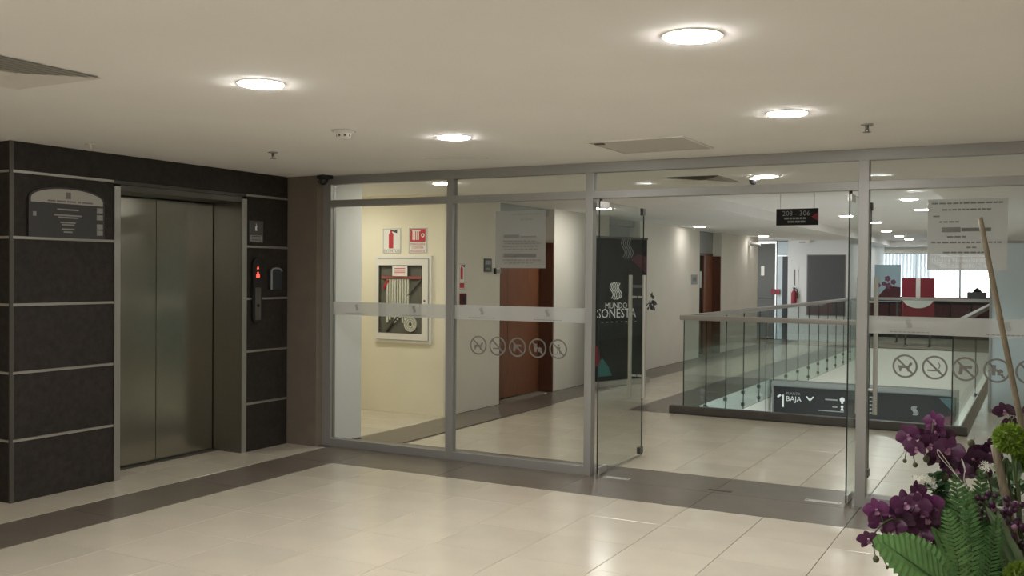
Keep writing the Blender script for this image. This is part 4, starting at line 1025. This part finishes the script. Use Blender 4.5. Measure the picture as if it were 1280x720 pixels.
# dark small-flowered stalks
for lb, px, py, d in (('dark berry sprig left of the bamboo foot', 1230, 628, 2.36), ('dark berry sprig at the right edge of the arrangement', 1262, 640, 2.34), ('low dark berry sprig in the right corner', 1270, 668, 2.34)):
    t = thing('berry_sprig', lb, 'flower', BASE)
    c = at(px, py, d) - BASE
    MB().tube([Vector((0, 0, 0)), c * .5 + Vector((0, 0, -.01)), c], .003, 6).build('stem', 'stem', t)
    for k in range(22):
        p = c + Vector((random.gauss(0, .014), random.gauss(0, .014), random.uniform(-.05, .03)))
        MB().sphere(p, random.uniform(.005, .009), 8, 5).build('berry', 'petal_dark' if k % 11 else 'lip', t, smooth=True)
# pompoms
def pompom(label, px, py, d, r):
    t = thing('green_pompom', label, 'flower', BASE)
    c = at(px, py, d) - BASE
    MB().tube([Vector((0, 0, 0)), c * .6 + Vector((.01, 0, 0)), c], .003, 6).build('stem', 'stem', t)
    core = MB().sphere(c, r * .72, 14, 9).build('core', 'pompom', t, smooth=True)
    b = MB(); N = 520; ga = PI * (3 - 5 ** .5)
    for k in range(N):
        z = 1 - 2 * (k + .5) / N; rr = (1 - z * z) ** .5; n = Vector((math.cos(ga * k) * rr, math.sin(ga * k) * rr, z))
        n = (n + Vector((random.gauss(0, .12), random.gauss(0, .12), random.gauss(0, .12)))).normalized(); s1 = n.orthogonal().normalized(); s2 = n.cross(s1); wd = r * .10
        ph = random.uniform(0, 6.28); u = s1 * math.cos(ph) + s2 * math.sin(ph)
        p0 = c + n * r * .6; p1 = c + n * r * random.uniform(.92, 1.06)
        b.add([p0 - u * wd * .4, p0 + u * wd * .4, (p0 + p1) / 2 + u * wd, p1, (p0 + p1) / 2 - u * wd], [(0, 1, 2, 3, 4)])
    o = b.build('petal_tufts', 'pompom', t, recalc=False); o['kind'] = 'stuff'
pompom('upper round green pompom flower left of the bamboo foot', 1262, 548, 2.40, .042)
pompom('round green pompom flower cut by the right edge', 1286, 572, 2.46, .042)
pompom('yellow green pompom flower in the bottom right corner', 1276, 722, 2.24, .040)
# white flower cluster
t = thing('white_flower_cluster', 'small white flower cluster left of the dark round leaves', 'flower', BASE)
c = at(1158, 602, 2.42) - BASE
MB().tube([Vector((0, 0, 0)), c * .5 + Vector((0, 0, .02)), c], .003, 6).build('stem', 'stem', t)
fm = MB()
for k in range(5):
    a = k * 2 * PI / 5; fm.add([(0, 0, 0), (.006 * math.cos(a - .4), .006 * math.sin(a - .4), .003), (.010 * math.cos(a), .010 * math.sin(a), .004), (.006 * math.cos(a + .4), .006 * math.sin(a + .4), .003)], [(0, 1, 2, 3)])
fm = fm.mesh('floret', 'white_petal', recalc=False)
for k in range(40):
    o = obj('floret', fm, t); n = Vector((random.gauss(0, .5), -1 + random.gauss(0, .3), random.gauss(.4, .4)))
    o.matrix_basis = orient(c + Vector((random.gauss(0, .013), random.gauss(0, .010), random.gauss(0, .008))), n.orthogonal(), n) @ Matrix.Scale(.75, 4)
for lb, px, py in (('small white bloom tucked under the dark leaves', 1195, 614), ('pale bloom behind the dark spray right of centre', 1232, 584)):
    t = thing('white_bloom', lb, 'flower', BASE); c = at(px, py, 2.45) - BASE
    MB().tube([Vector((0, 0, 0)), c * .5, c], .002, 5).build('stem', 'stem', t)
    for k in range(12):
        o = obj('floret', fm, t); n = Vector((random.gauss(0, .5), -1, random.gauss(.4, .4)))
        o.matrix_basis = orient(c + Vector((random.gauss(0, .010), random.gauss(0, .006), random.gauss(0, .007))), n.orthogonal(), n) @ Matrix.Scale(.8, 4)
# pale wire loops
t = thing('pale_wire_loop', 'thin pale curled wire in front of the purple orchids', 'wire', BASE)
pts = curve_pts([at(1212, 614, 2.34), at(1200, 600, 2.34), at(1186, 580, 2.33), at(1176, 566, 2.32), at(1172, 562, 2.32), at(1174, 570, 2.33), at(1190, 588, 2.34), at(1206, 606, 2.34)], 6)
MB().tube([at(1226, 640, 2.5) - BASE] + [p - BASE for p in pts], .0010, 5).build('wire_strand', 'wire', t)
pts = curve_pts([at(1210, 612, 2.34), at(1205, 600, 2.34), at(1206, 585, 2.33), at(1202, 574, 2.33), at(1207, 590, 2.34)], 6)
MB().tube([at(1226, 640, 2.5) - BASE] + [p - BASE for p in pts], .0010, 5).build('wire_strand', 'wire', t)
# bamboo sticks
def stick(label, a, b_, r0, r1):
    A, Bp = a, at(*b_); t = thing('bamboo_stick', label, 'stick', A)
    n = 12; pts = []; rad = []
    for k in range(n + 1):
        q = (Bp - A) * (k / n)
        if k and k < n and k % 3 == 0:
            e = (Bp - A).normalized() * .008
            pts += [q - e, q, q + e]; r = r0 + (r1 - r0) * k / n; rad += [r, r * 1.18, r]
        else: pts.append(q); rad.append(r0 + (r1 - r0) * k / n)
    MB().tube(pts, rad, 10).build('cane', 'bamboo', t, smooth=True)
stick('long thin bamboo stick rising at the right in front of the glass', at(1326, 778, 2.50), (1225, 272, 2.50), .0090, .0065)
stick('short thick bamboo stump beside the upper green pompom', BASE + Vector((.02, -.04, 0)), (1243, 556, 2.44), .011, .010)
